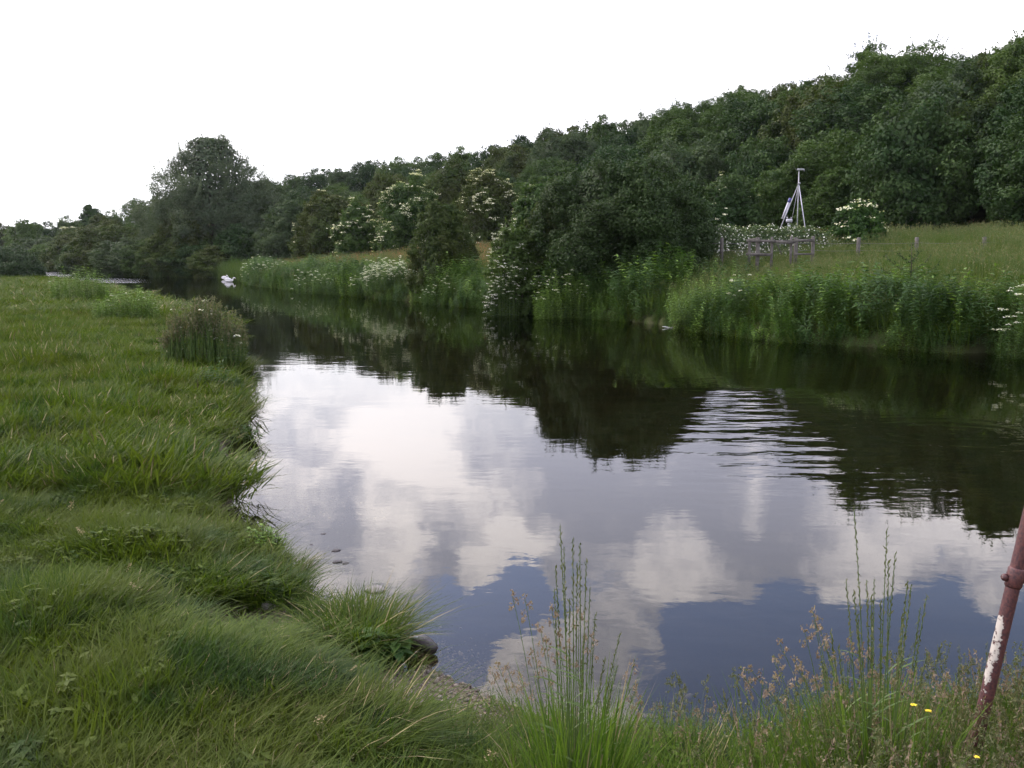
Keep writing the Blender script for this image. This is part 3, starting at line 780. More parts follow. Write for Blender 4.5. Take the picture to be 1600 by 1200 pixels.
rsh = np.random.default_rng(41)
for i, (pxs, kd, lb, hh, ww) in enumerate([(338, 'haw', 'dark olive bush at the water right under the willow', 3.6, 6.5), (305, 'oak2', 'dark bush dipping to the water under the middle of the willow', 4.2, 7.5), (268, 'haw', 'olive bush at the water under the left edge of the willow', 5, 8),
                           (236, 'ash2', 'green shore bush just left of the willow', 4.5, 7.5), (205, 'wil', 'grey green shore bush left of the green one', 5, 9), (172, 'haw2', 'tall olive shore bush at the start of the bright water', 7, 10),
                           (145, 'oak2', 'dark shore bush above the bright water', 6, 10), (118, 'haw', 'olive shore bush above the bright water further left', 7, 11), (92, 'ash2', 'mid green shore bush near the hedge mound', 6.5, 11), (66, 'wil', 'grey green shore bush nearest the hedge mound', 7, 12)]):
    best = None
    for k_ in range(len(far)):
        if far[k_][1] < 104: continue
        q_ = 800 + FPX * far[k_][0] / (far[k_][1] * CA)
        if best is None or abs(q_ - pxs) < best[0]: best = (abs(q_ - pxs), k_)
    x_, y_ = far[best[1]]
    y_ += 2.4; x_ = col_at(pxs, y_, 1)
    plant_tree({'haw': 'hawthorn_bush', 'oak2': 'thorn_bush', 'ash2': 'ash_bush', 'wil': 'sallow_bush', 'haw2': 'hawthorn_bush'}[kd], protos[kd], x_, y_, lb, 'bush', None, hh, ww, rsh.uniform(0, 6), .5)

# ------------------------------------------------------------------ grass and herbs: source meshes for scattering
def blades(mb, rg, n, r, lmin, lmax, w, lean=.5, curl=.6, mat=0, wind=(.0, .0), dry=0., drymat=1):
    an = rg.uniform(0, 2 * pi, n); rr = r * np.sqrt(rg.random(n))
    B = np.stack([rr * np.cos(an), rr * np.sin(an), np.zeros(n)], 1)
    a2 = an + rg.normal(0, .9, n)
    out = np.stack([np.cos(a2), np.sin(a2)], 1) + np.array(wind)
    L = rg.uniform(lmin, lmax, n); ln = lean * rg.uniform(.2, 1.2, n); cu = curl * rg.uniform(.1, 1.3, n)
    side = np.stack([-np.sin(a2 + rg.normal(0, .8, n)), np.cos(a2), np.zeros(n)], 1)
    V = []
    for t, ww in ((0, .8), (.35, 1), (.7, .75), (1, 0)):
        hor = L * (ln * t + cu * t * t * .6)[:]; ver = L * t * np.sqrt(np.clip(1 - (ln * .5) ** 2, .2, 1)) * (1 - .38 * cu * t)
        c = B + np.stack([out[:, 0] * hor, out[:, 1] * hor, ver - .03], 1)
        if ww: V += [c - side * (w * ww / 2), c + side * (w * ww / 2)]
        else: V.append(c)
    V = np.stack(V, 1); k = np.arange(n)[:, None] * 7
    q = np.concatenate([k + np.array([0, 1, 3, 2]), k + np.array([2, 3, 5, 4])]); t3 = k + np.array([4, 5, 6])
    tn = rg.random(n); isdry = rg.random(n) < dry
    V = V.reshape(-1, 3)
    base = mb.nv
    mb.V.append(V); mb.nv += len(V)
    for sel, m_ in ((~isdry, mat), (isdry, drymat)):
        if sel.any():
            mb.P.append((np.concatenate([q[:n][sel], q[n:][sel]]) + base, m_, np.concatenate([tn[sel], tn[sel]])))
            mb.P.append((t3[sel] + base, m_, tn[sel]))

def seed_stem(mb, rg, x0, h, lean=(0, 0), head='rye', sm=0, hm=1, r=.0016, scale=1.):
    t = np.linspace(0, 1, 7)[:, None]
    top = np.array([x0[0] + lean[0] * h, x0[1] + lean[1] * h, x0[2] + h])
    P = np.array(x0) * (1 - t) + top * t + np.array([lean[0], lean[1], 0]) * (t ** 2 - t) * h * .6
    tube(mb, P, np.linspace(r, r * .5, 7) * scale, 3, sm, tone=rg.random(), cap=False)
    def at(u): return np.array([np.interp(u, t[:, 0], P[:, j]) for j in range(3)])
    if head == 'rye':
        m_ = 20; us = np.linspace(.72, 1, m_)
        C = np.stack([at(u) for u in us]); s = np.where(np.arange(m_) % 2, 1, -1)[:, None]
        a0 = rg.uniform(0, pi); off = np.stack([np.cos(a0) * s[:, 0], np.sin(a0) * s[:, 0], np.zeros(m_)], 1)
        leaves(mb, C + off * .003 * scale, off + rg.normal(0, .3, (m_, 3)), .020 * scale, .34, hm, None, 0, rg, axis=np.tile([0, 0, 1.], (m_, 1)) + off * .25)
    elif head == 'cock':
        for u, o in ((1., .0), (.955, .012), (.92, -.016), (.86, .024)):
            c = at(u) + np.array([o, rg.normal(0, .006), .004]) * scale; m_ = 12
            leaves(mb, c + rg.normal(0, .0055, (m_, 3)) * scale, rg.normal(0, 1, (m_, 3)), .013 * scale, .5, hm, None, 0, rg, axis=np.tile([0, 0, 1.], (m_, 1)))
    elif head == 'plume':
        m_ = 26; us = rg.uniform(.74, 1, m_)
        C = np.stack([at(u) for u in us]) + rg.normal(0, .012, (m_, 3)) * ((1.04 - us) * 4)[:, None] * scale
        leaves(mb, C, rg.normal(0, 1, (m_, 3)), .015 * scale, .4, hm, None, 0, rg)

def herb(mb, rg, x0, h, n=14, leaf=.10, aspect=.26, sm=0, lm=1, lean=.1, top=None, tm_=2, r=.003):
    a = rg.uniform(0, 2 * pi); dx, dy = cos(a) * lean * h, sin(a) * lean * h
    t = np.linspace(0, 1, 5)[:, None]
    P = np.array(x0) + t * np.array([0, 0, h]) + t ** 2 * np.array([dx, dy, 0])
    tube(mb, P, np.linspace(r, r * .4, 5), 3, sm, cap=False)
    u = np.linspace(.06, 1, n); C = np.array(x0) + u[:, None] * np.array([0, 0, h]) + u[:, None] ** 2 * np.array([dx, dy, 0])
    for side in (0, 1):
        an = np.arange(n) * (pi / 2) + side * pi + rg.normal(0, .3, n); o = np.stack([np.cos(an), np.sin(an), np.zeros(n)], 1)
        L = leaf * (1.15 - .65 * u)
        leaves(mb, C + o * L[:, None] * .5, np.tile([0, 0, 1.], (n, 1)) - o * .2, leaf * .95, aspect, lm, None, .4, rg, axis=o + np.array([0, 0, .25]), jitter=.35)
    if top == 'umbel': umbel(mb, rg, C[-1] + np.array([0, 0, .02]), .055, tm_)
    return C[-1]

def umbel(mb, rg, c, r, mat, n=26):
    a = rg.uniform(0, 2 * pi, n); q = r * np.sqrt(rg.random(n))
    P = c + np.stack([q * np.cos(a), q * np.sin(a), (r * r - q * q) * 2.5 * r / (r * r) * .18 + rg.normal(0, .004, n)], 1)
    leaves(mb, P, np.tile([0, 0, 1.], (n, 1)), r * .42, .95, mat, None, 0, rg, jitter=.5)

def proto_objs(name, meshes):
    c = bpy.data.collections.new(name)
    for i, me in enumerate(meshes):
        o = bpy.data.objects.new('%s_%02d' % (name, i), me); c.objects.link(o)
    return c

def scatter(name, pcol, P, rot, scl, idx, label, mat=None):
    n = len(P)
    me = bpy.data.meshes.new(name); me.vertices.add(n); me.vertices.foreach_set('co', P.astype('f').ravel())
    a = me.attributes.new('rot', 'FLOAT_VECTOR', 'POINT'); a.data.foreach_set('vector', rot.astype('f').ravel())
    a = me.attributes.new('scl', 'FLOAT_VECTOR', 'POINT'); a.data.foreach_set('vector', scl.astype('f').ravel())
    a = me.attributes.new('pick', 'INT', 'POINT'); a.data.foreach_set('value', idx.astype('i'))
    o = bpy.data.objects.new(name, me); COL.objects.link(o)
    t = bpy.data.node_groups.new(name + '_nodes', 'GeometryNodeTree')
    t.interface.new_socket('Geometry', in_out='INPUT', socket_type='NodeSocketGeometry')
    t.interface.new_socket('Geometry', in_out='OUTPUT', socket_type='NodeSocketGeometry')
    gi = t.nodes.new('NodeGroupInput'); go = t.nodes.new('NodeGroupOutput')
    ci = t.nodes.new('GeometryNodeCollectionInfo'); ci.inputs['Collection'].default_value = pcol
    ci.inputs['Separate Children'].default_value = True; ci.inputs['Reset Children'].default_value = True
    ip = t.nodes.new('GeometryNodeInstanceOnPoints'); ip.inputs['Pick Instance'].default_value = True
    def na_(nm, ty):
        q = t.nodes.new('GeometryNodeInputNamedAttribute'); q.data_type = ty; q.inputs[0].default_value = nm
        return q.outputs[0]
    e2 = t.nodes.new('FunctionNodeEulerToRotation')
    t.links.new(na_('rot', 'FLOAT_VECTOR'), e2.inputs[0]); t.links.new(e2.outputs[0], ip.inputs['Rotation'])
    t.links.new(na_('scl', 'FLOAT_VECTOR'), ip.inputs['Scale']); t.links.new(na_('pick', 'INT'), ip.inputs['Instance Index'])
    t.links.new(gi.outputs[0], ip.inputs['Points']); t.links.new(ci.outputs[0], ip.inputs['Instance']); t.links.new(ip.outputs[0], go.inputs[0])
    md = o.modifiers.new('scatter', 'NODES'); md.node_group = t
    return tag(o, label, None, None, 'stuff')

def wedge(n, rmin, rmax, a0=-33, a1=33, rg=rng, power=2.0):
    """points in a wedge of view directions; power 2 = even per area, lower = denser near"""
    an = np.radians(rg.uniform(a0, a1, n)); u = rg.random(n)
    r = (rmin ** power + u * (rmax ** power - rmin ** power)) ** (1 / power)
    return r * np.sin(an), r * np.cos(an)

rg = np.random.default_rng(21)
# short lush grass
tufts = []
for i in range(5):
    mb = MB(); blades(mb, rg, 85 if i else 50, .14 if i else .09, .05, .22 if i < 4 else .30, .0040, .55, .55, 0, (.16, .05), (.03, .06, .14, .04, .06)[i])
    if i == 4:
        for k in range(2): seed_stem(mb, rg, (rg.normal(0, .05), rg.normal(0, .05), 0), rg.uniform(.2, .30), rg.normal(0, .2, 2), 'plume', 0, 1, .0009, .7)
    if i == 3:
        for k in range(3): herb(mb, rg, (rg.normal(0, .05), rg.normal(0, .05), 0), rg.uniform(.06, .12), 5, .05, .4, 0, 0)
    tufts.append(mb.mesh('grass_tuft', [M['grass'], M['grass_dry']]))
tuft_near = proto_objs('grass_tuft', tufts)
tufts = []
for i in range(5):
    mb = MB(); blades(mb, rg, 90, .27, .08, .26, .0085, .5, .5, 0, (.15, .05), .05); tufts.append(mb.mesh('grass_clump', [M['grass'], M['grass_dry']]))
tuft_mid = proto_objs('grass_clump', tufts)
def put_grass(name, pc, n, rmin, rmax, sc, label, a0=-34, a1=33, power=2., edge=1., smin=.0, hs=1.):
    x, y = wedge(n, rmin, rmax, a0, a1, rg, power)
    dn, df, wet, h, ba = field(x, y)
    worn = (fbm(x * 2.1, y * 2.1, 91) > .68) & (rg.random(n) < .8) & (np.hypot(x, y) < 14)
    land = (~wet) & (dn < df) & (dn > smin) & ~worn & (rg.random(n) > ba * 1.15)
    x, y, h, dn = x[land], y[land], h[land], dn[land]; m = len(x)
    mound = fbm(x * 1.3, y * 1.3, 40); m2 = fbm(x * .45, y * .45, 44)
    s = sc * (.45 + .75 * mound + .55 * m2) * rg.uniform(.8, 1.2, m) * (1 + edge * .25 * np.exp(-dn / .35))
    rot = np.stack([rg.normal(0, .14, m), rg.normal(0, .14, m), rg.uniform(0, 6.28, m)], 1)
    hz_ = hs * s * rg.uniform(.8, 1.25, m) * (.35 + 1.3 * mound) * np.where(x > -.45, .35 + .65 * sst(1.0, -.6, x), 1) * (.6 + .4 * sst(.1, .9 + y * .02, dn)) * (1 - .7 * np.exp(-((x + .42) / .62) ** 2 - ((y - 4.35) / .8) ** 2) - .93 * np.exp(-((x - HOLLOW[0] - .12) / .55) ** 2 - ((y - HOLLOW[1] + .45) / .4) ** 2))
    hz_ = np.maximum(hz_, .12 * s)
    pk = rg.choice(5, m, p=[.436, .40, .06, .10, .004])
    pk = np.where((fbm(x * .9 + 4, y * .9, 81) > .60) & (rg.random(m) < .35), 2, pk)
    pk = np.where((fbm(x * 1.2, y * 1.2 + 9, 83) > .61) & (rg.random(m) < .7), 3, pk)
    return scatter(name, pc, np.stack([x, y, h - .005], 1), rot, np.stack([s, s, hz_], 1), pk, label)
put_grass('short_grass', tuft_near, 21000, 2.4, 9.5, .92, 'lush green grass covering the near left bank', a1=36, power=1.6, hs=.62)
put_grass('bank_grass', tuft_mid, 26000, 8.5, 34, 1.15, 'green grass on the left bank in the middle distance', a1=5, power=1.5, hs=.55)
put_grass('distant_grass', tuft_mid, 26000, 32, 110, 2.3, 'green grass on the far part of the left meadow', a1=-4, power=1.6, hs=.27)

# seeding grass along the near bank edge at the right
mixed = []
for i in range(5):
    mb = MB(); blades(mb, rg, 70, .11, .16, .42, .0042, .3, .5, 0, (.1, 0), .1)
    for k in range(2 + i % 2):
        seed_stem(mb, rg, (rg.normal(0, .06), rg.normal(0, .06), 0), rg.uniform(.26, .52), rg.normal(0, .14, 2), rg.choice(['cock', 'plume', 'rye']), 2, 3 + int(rg.random() < .45), .0011)
    if i % 2 == 0:
        for k in range(2):
            herb(mb, rg, (rg.normal(0, .05), rg.normal(0, .05), 0), rg.uniform(.14, .28), 8, .045, .5, 2, 0)
    mixed.append(mb.mesh('seeding_grass', [M['lush'], M['grass_dry'], M['stem'], M['seed'], M['seed_purple']]))
pc_mixed = proto_objs('seeding_grass', mixed)
n = 4200
x, y = wedge(n, 2.3, 5.0, -12, 37, rg)
dn, df, wet, h, ba = field(x, y)
ok = ~wet & (dn < df) & (rg.random(n) > ba * .9) & (rg.random(n) < np.clip((x + .25) * 1.5, .08, 1) * (.25 + .75 * sst(.62, 1.0, np.abs(x / y - .2) * 4 + fbm(x * 3, y * 3, 5) * .5)))
x, y, h = x[ok], y[ok], h[ok]; m = len(x)
s = rg.uniform(.5, 1.05, m) * (.40 + .62 * sst(.1, 1.0, x))
scatter('seeding_grass', pc_mixed, np.stack([x, y, h], 1), np.stack([rg.normal(0, .08, m), rg.normal(0, .08, m), rg.uniform(0, 6.28, m)], 1),
        np.stack([s, s, s], 1), rg.integers(0, 5, m), 'seeding grasses and small herbs along the near bottom right bank')

# bank herbs on the far side
herbs = []
for i in range(6):
    mb = MB(); hm = 1 if i != 4 else 2
    for k in range(9):
        herb(mb, rg, (rg.normal(0, .22), rg.normal(0, .22), 0), rg.uniform(.75, 1.35), 15, .15, .30, 0, hm, .12, r=.004)
    blades(mb, rg, 24, .3, .4, .8, .012, .4, .6, 3)
    herbs.append(mb.mesh('bank_herb', [M['stem'], M['herb'], M['herb_lime'], M['grass']]))
pc_herb = proto_objs('bank_herb', herbs)
def along(L, i0, i1, n, offs, rg):
    seg = L[i0:i1]; d = np.linalg.norm(np.diff(seg, axis=0), axis=1); cum = np.concatenate([[0], np.cumsum(d)])
    u = rg.random(n) * cum[-1]; k = np.clip(np.searchsorted(cum, u) - 1, 0, len(d) - 1); t = (u - cum[k]) / d[k]
    p = seg[k] + (seg[k + 1] - seg[k]) * t[:, None]; nrm = np.stack([-(seg[k + 1] - seg[k])[:, 1], (seg[k + 1] - seg[k])[:, 0]], 1); nrm /= np.linalg.norm(nrm, axis=1)[:, None]
    return p - nrm * offs[:, None], k
n = 11500
p, k = along(far, 6, len(far) - 4, n, rg.uniform(-.35, 3.2, n) ** 1.0, rg)
dn, df, wet, h, ba = field(p[:, 0], p[:, 1])
ins = np.hypot(p[:, 0], p[:, 1]) < 270
vis = (np.abs(p[:, 0] / np.maximum(p[:, 1], 1)) < .62) & ins & (df < 3.4) & (rg.random(n) < np.exp(-np.clip(df - 1.2, 0, 9) / 1.0) + .05) & (~wet | (df < .4)) & ((p[:, 1] < 108) | (rg.random(n) < .3)) & ((np.hypot(p[:, 0] + 26.5, p[:, 1] - 95) > 2.6))
p, h, df, wet = p[vis], h[vis], df[vis], wet[vis]; m = len(p)
big = fbm(p[:, 0] * .5, p[:, 1] * .5, 50)
s = (.40 + 1.0 * sst(.25, .8, big)) * rg.uniform(.7, 1.2, m) * (1 + .5 * sst(110, 200, p[:, 1])) * (1 - .35 * wet) * (1 - .25 * sst(1.4, 3, df))
zz = np.where(wet, -.15, h - .05)
scatter('bank_herbs', pc_herb, np.stack([p[:, 0], p[:, 1], zz], 1), np.stack([rg.normal(0, .16, m) + .45 * np.exp(-df / .3) * rg.random(m), rg.normal(0, .16, m), rg.uniform(0, 6.28, m)], 1),
        np.stack([s, s, s], 1), rg.integers(0, 6, m), 'nettles and leafy herbs crowding the far bank at the water')

# tall meadow grass on the far bank
mg = []
for i in range(5):
    mb = MB(); blades(mb, rg, 90, .45, .35, .75, .014, .3, .45, 0, (.1, 0))
    for k in range(13):
        q = (rg.normal(0, .25), rg.normal(0, .25), 0); hh = rg.uniform(.5, .85)
        tube(mb, [q, (q[0] + rg.normal(0, .06), q[1], hh)], .003, 3, 1, cap=False)
        leaves(mb, np.array([[q[0], q[1], hh]]) + rg.normal(0, .03, (3, 3)), rg.normal(0, 1, (3, 3)), .06, .28, 2 if i != 4 else 3, None, 0, rg, axis=np.tile([0, 0, 1.], (3, 1)))
    mg.append(mb.mesh('meadow_grass', [M['grass_far'], M['stem'], M['grass_head'], M['grass_red']]))
pc_mg = proto_objs('meadow_grass', mg)
n = 66000
x, y = wedge(n, 22, 240, -31, 33, rg, 1.5)
dn, df, wet, h, ba = field(x, y)
v = (x - 11.3) * .88 + (y - 22) * .47 + np.clip(y - 150, 0, 400) * .12
ok = ~wet & (df < dn) & (df > .5) & (v < 30) & ((y < 108) | (rg.random(n) < .35))
x, y, h, df = x[ok], y[ok], h[ok], df[ok]; m = len(x)
s = rg.uniform(.65, 1.05, m) * (.7 + .55 * fbm(x * .3, y * .3, 60)) * (1 + y * .003)
redz = fbm(x * .09, y * .09, 63) + .15 * (y > 62)
pick = np.where((redz > .56) & (y > 55) & (rg.random(m) < .5), 4, rg.integers(0, 4, m))
scatter('meadow_grass', pc_mg, np.stack([x, y, h], 1), np.stack([rg.normal(0, .08, m), rg.normal(0, .08, m), rg.uniform(0, 6.28, m)], 1),
        np.stack([s, s, s], 1), pick, 'tall seeding meadow grass on the far bank')

# reeds under the willow
rd = []
for i in range(3):
    mb = MB(); blades(mb, rg, 60, .5, 1.0, 1.9, .03, .25, .3, 0); rd.append(mb.mesh('reed_tuft', [M['reed']]))
pc_reed = proto_objs('reed_tuft', rd)
n = 520
p, k = along(far, len(far) - 42, len(far) - 12, n, rg.uniform(-.6, 1.6, n), rg)
dn, df, wet, h, ba = field(p[:, 0], p[:, 1])
s = rg.uniform(.6, 1.15, n)
scatter('reeds', pc_reed, np.stack([p[:, 0], p[:, 1], np.maximum(h, -.1)], 1), np.stack([rg.normal(0, .1, n), rg.normal(0, .1, n), rg.uniform(0, 6.28, n)], 1),
        np.stack([s, s, s], 1), rg.integers(0, 3, n), 'reeds at the water under the willow and beyond')

# ------------------------------------------------------------------ flowering clumps (each a thing)
def flower_clump(name, px_c, py_base, Y, wpx, hpx, label, n_st, n_um, leafm='herb', flow='white', ur=.055, grey=False, extra=None, seed=0, leaf=.12, depth=.5):
    rg = np.random.default_rng(900 + seed)
    zb = z_at(py_base, Y); x = col_at(px_c, Y, zb); z0 = hgt(x, Y)
    if z0 < -.02: z0 = 0.0
    H = (hpx / FPX) * Y + max(0, zb - z0); W = wpx / FPX * Y
    root = empty(name, (x, Y, z0)); tag(root, label, 'plant')
    mb = MB(); ends = []
    for i in range(n_st):
        u = rg.uniform(-1, 1); q = (u * W / 2 * .95, rg.uniform(-depth, depth) * W * .5, -.05)
        h = H * (1 - .45 * u * u) * rg.uniform(.5, 1.04)
        ends.append(herb(mb, rg, q, h, 13, leaf, .3, 0, 1, .1, r=.003 + Y * .00008))
    if grey:
        for i in range(n_st * 2):
            u = rg.uniform(-1, 1); q = (u * W / 2 * .9, rg.uniform(-depth, depth) * W * .5, -.05)
            seed_stem(mb, rg, q, H * (1 - .4 * u * u) * rg.uniform(.7, 1.08), rg.normal(0, .08, 2), 'plume', 0, 2, .002, 3.2)
    link('foliage', mb.mesh('foliage', [M['stem'], M[leafm], M['herb_grey']]), root)
    fm = MB(); ends = np.array(ends); o = rg.permutation(len(ends))
    for i in range(n_um):
        e = ends[o[i % len(ends)]] + np.array([rg.normal(0, .07), rg.normal(0, .07), rg.uniform(-.18, .10)]) * (1 + (i >= len(ends)))
        if i >= len(ends): e[1] -= .1
        umbel(fm, rg, e, ur * rg.uniform(.7, 1.25), 0)
    link('blossom', fm.mesh('blossom', [M[flow]]), root)
    return root

flower_clump('cow_parsley', 318, 556, 17.0, 130, 92, 'grey brown seeding plants with white flower heads on the left bank edge', 130, 26, 'herb', grey=True, seed=1, leaf=.07, ur=.05)
flower_clump('nettle_patch', 203, 494, 28, 105, 50, 'yellow green leafy patch with few white heads on the left bank', 190, 12, 'herb_lime', seed=2, leaf=.10)
flower_clump('nettle_patch', 128, 472, 38, 95, 58, 'yellow green leafy patch in front of the bright far water', 190, 5, 'herb_lime', seed=3, leaf=.12)
flower_clump('nettle_patch', 345, 640, 14.3, 70, 65, 'dark leafy plants overhanging the water on the left bank', 40, 0 + 1, 'herb', seed=4, leaf=.07)
flower_clump('cow_parsley', 610, 470, 55, 90, 52, 'dense white flowering mass at the water left of the lone rounded bush', 90, 300, 'herb', seed=5, leaf=.16, ur=.075)
flower_clump('cow_parsley', 575, 462, 57.5, 60, 40, 'white flower heads at the left end of the dense flowering mass', 50, 70, 'herb', seed=6, leaf=.16, ur=.075)
flower_clump('cow_parsley', 490, 458, 64, 70, 40, 'scattered white flower heads on the far bank below the meadow', 50, 45, 'herb', seed=7, leaf=.16, ur=.08)
flower_clump('cow_parsley', 415, 448, 80, 80, 40, 'pale flowers on the bank tip beside the two swans', 60, 70, 'herb', seed=8, leaf=.18, ur=.085)
flower_clump('cow_parsley', 690, 474, 48, 60, 40, 'sparse white flowers at the foot of the lone rounded bush', 40, 30, 'herb', seed=9, leaf=.14, ur=.06)
flower_clump('cow_parsley', 788, 486, 39, 50, 80, 'column of white flower heads beneath the white flowered bush', 50, 90, 'herb', seed=10, leaf=.12, ur=.05)
flower_clump('cow_parsley', 880, 492, 37.5, 95, 78, 'white flower heads among tall leafy stems below the big hawthorn', 80, 42, 'herb_lime', seed=11, leaf=.12, ur=.055)
flower_clump('cow_parsley', 1158, 520, 29, 70, 88, 'small group of white flower heads right of centre on the far bank', 44, 13, 'herb', seed=12, leaf=.10, ur=.07)
flower_clump('cow_parsley', 1598, 556, 22.3, 70, 125, 'tall white flower heads at the right edge of the far bank', 50, 42, 'herb', seed=13, leaf=.10, ur=.065)
flower_clump('thistle_plant', 1440, 548, 24.6, 90, 100, 'dark spiky leafy plants at the water on the right', 70, 1, 'herb', seed=14, leaf=.11)
flower_clump('willowherb_patch', 1100, 512, 31, 110, 85, 'tall green stems in front of the right meadow', 90, 1, 'herb_lime', seed=15, leaf=.10)

# bramble bank with small white flowers
rgb = np.random.default_rng(77)
bx, by = col_at(1200, 45, 3), 45.0
root = empty('bramble_bank', (bx, by, hgt(bx, by) - .1)); tag(root, 'low bramble bank flecked with white flowers behind the rail fence', 'bush')
mb = MB(); n = 26000
Lh = 3.1
u = rgb.uniform(-1, 1, n); an = rgb.uniform(0, pi, n)
top = 1.55 * (1 - .25 * u ** 4) * (.8 + .45 * fbm(u * 5 + 9, an * .8, 70))
P = np.stack([u * Lh, -np.cos(an) * .9 * (.75 + .5 * fbm(u * 6, an, 71)), np.abs(np.sin(an)) * top * rgb.uniform(.6, 1.03, n)], 1)
N = np.stack([np.zeros(n), -np.cos(an), np.sin(an)], 1)
leaves(mb, P, N, .11, .6, 0, None, .3, rgb); link('foliage', mb.mesh('foliage', [M['herb_bramble']]), root)
fm = MB(); i = rgb.choice(n, 2600, replace=False)
leaves(fm, P[i] + N[i] * .06, N[i], .075, .9, 0, None, 0, rgb); link('blossom', fm.mesh('blossom', [M['white']]), root)

# little spiky sapling in the right meadow
rgs = np.random.default_rng(5)
Ys = 27.5; zs = z_at(438, Ys); xs = col_at(1422, Ys, zs); z0 = hgt(xs, Ys)
root = empty('sapling', (xs, Ys, z0)); tag(root, 'small bare spreading sapling in the right meadow below the fence', 'plant')
Hs = z_at(380, Ys) - z0
mb = MB(); tube(mb, [(0, 0, -.1), (.02, 0, Hs * .6), (.0, 0, Hs)], [.02, .014, .004], 6); link('trunk', mb.mesh('trunk', [M['bark']]), root)
mb = MB(); lm = MB()
for sgn, h0, L, e in ((-1, .35, .85, .42), (1, .38, .75, .50), (-1, .5, .6, .55), (1, .52, .55, .5), (-1, .68, .3, .3), (1, .7, .32, .3), (-1, .25, .5, .2), (1, .2, .4, .2)):
    t = np.linspace(0, 1, 7)[:, None]
    P = np.array([0, 0, Hs * h0]) + t * np.array([sgn * L, rgs.normal(0, .2), e * .3]) + t ** 2 * np.array([0, 0, e * .55])
    tube(mb, P, np.linspace(.010, .004, 7), 4)
    c = np.repeat(P, 9, 0) + rgs.normal(0, .03, (63, 3)); leaves(lm, c, rgs.normal(0, 1, (63, 3)), .06, .35, 0, None, 0, rgs)
c = np.stack([rgs.normal(0, .04, 90), rgs.normal(0, .04, 90), rgs.uniform(Hs * .4, Hs, 90)], 1); leaves(lm, c, rgs.normal(0, 1, (90, 3)), .06, .35, 0, None, 0, rgs)
link('branches', mb.mesh('branches', [M['bark']]), root); link('leaves', lm.mesh('leaves', [M['oak']]), root)

# bright green leafy plant on the left shore
def leafy(name, px_c, py, z, r, h, n, leaf, m_, label, seed, aspect=.45):
    rg = np.random.default_rng(seed)
    x, y = ground_at(px_c, py, z); z0 = max(hgt(x, y), 0)
    root = empty(name, (x, y, z0)); tag(root, label, 'plant')
    st, lf = MB(), MB()
    for i in range(n):
        a = rg.uniform(0, 6.28); q = r * math.sqrt(rg.random())
        hh = h * rg.uniform(.6, 1.05) * (1 - .4 * (q / r) ** 2)
        x0 = np.array([q * cos(a) * .6, q * sin(a) * .6, -.02]); top = np.array([q * cos(a) * 1.1, q * sin(a) * 1.1, hh])
        tube(st, [x0, (x0 + top) / 2, top], [.003, .0025, .0015], 4, cap=False)
        k = 16; t = np.linspace(.35, 1, k)[:, None]; an = np.arange(k) * 2.4; o = np.stack([np.cos(an), np.sin(an), np.full(k, .35)], 1)
        leaves(lf, x0 + (top - x0) * t + o * leaf * .45, np.tile([0, 0, 1.], (k, 1)), leaf, aspect, 0, None, .1, rg, axis=o, jitter=.4)
    link('stems', st.mesh('stems', [M['stem']]), root); link('leaves', lf.mesh('leaves', [M[m_]]), root)
leafy('spurge_plant', 412, 850, .30, .16, .24, 34, .036, 'herb_lime', 'bright yellow green leafy plant on the left shore', 31)
leafy('dock_plant', 592, 995, .22, .15, .16, 12, .11, 'herb', 'broad leaved green plant on the tussock above the dark debris', 32, .5)
leafy('willowherb_plant', 352, 610, .45, .24, .34, 30, .05, 'herb', 'leafy dark herb on the bank brink further up the left shore', 33)
leafy('herb_plant', 380, 655, .30, .22, .26, 24, .05, 'herb', 'small leafy herb leaning over the water below the bank brink', 34)

# tussocks hanging over the near shore
def tussock(px_c, py, z, label, r=.2, L=(.2, .42), n=900, seed=0, dryf=.06, mat='grass', lean=.9, curl=1.0):
    rg = np.random.default_rng(seed); x, y = ground_at(px_c, py, z); z0 = max(hgt(x, y) - .02, -.02)
    mb = MB(); blades(mb, rg, n, r, L[0], L[1], .0048, lean, curl, 0, (.1, 0), dryf)
    o = link('grass_tussock', mb.mesh('grass_tussock', [M[mat], M['grass_dry']]), None, (x, y, z0)); tag(o, label, 'grass tussock')
tussock(560, 985, .2, 'shaggy green tussock hanging over the shore above the dark debris', .22, (.14, .34), 1300, 1)
tussock(525, 930, .2, 'grass tussock between the hollow and the stony shore', .22, (.12, .28), 1100, 2)
tussock(540, 1150, .3, 'large arching grass tussock left of the gravel beach', .24, (.14, .34), 1700, 3, .05)
tussock(430, 860, .25, 'grass tussock under the bright green leafy plant', .2, (.12, .26), 900, 4)
tussock(1085, 1185, .2, 'dark wiry grass tussock at the bottom between the two tall grass clumps', .13, (.14, .27), 900, 5, .02, 'hedge', .8, .7)
tussock(305, 880, .45, 'grass fringe overhanging the bare hollow', .28, (.12, .26), 1200, 6)
tussock(340, 640, .25, 'dark grass tussock hanging over the water on the left bank', .42, (.2, .42), 1500, 7)
tussock(345, 580, .3, 'long grass leaning over the water further up the left bank', .5, (.25, .5), 1500, 8)

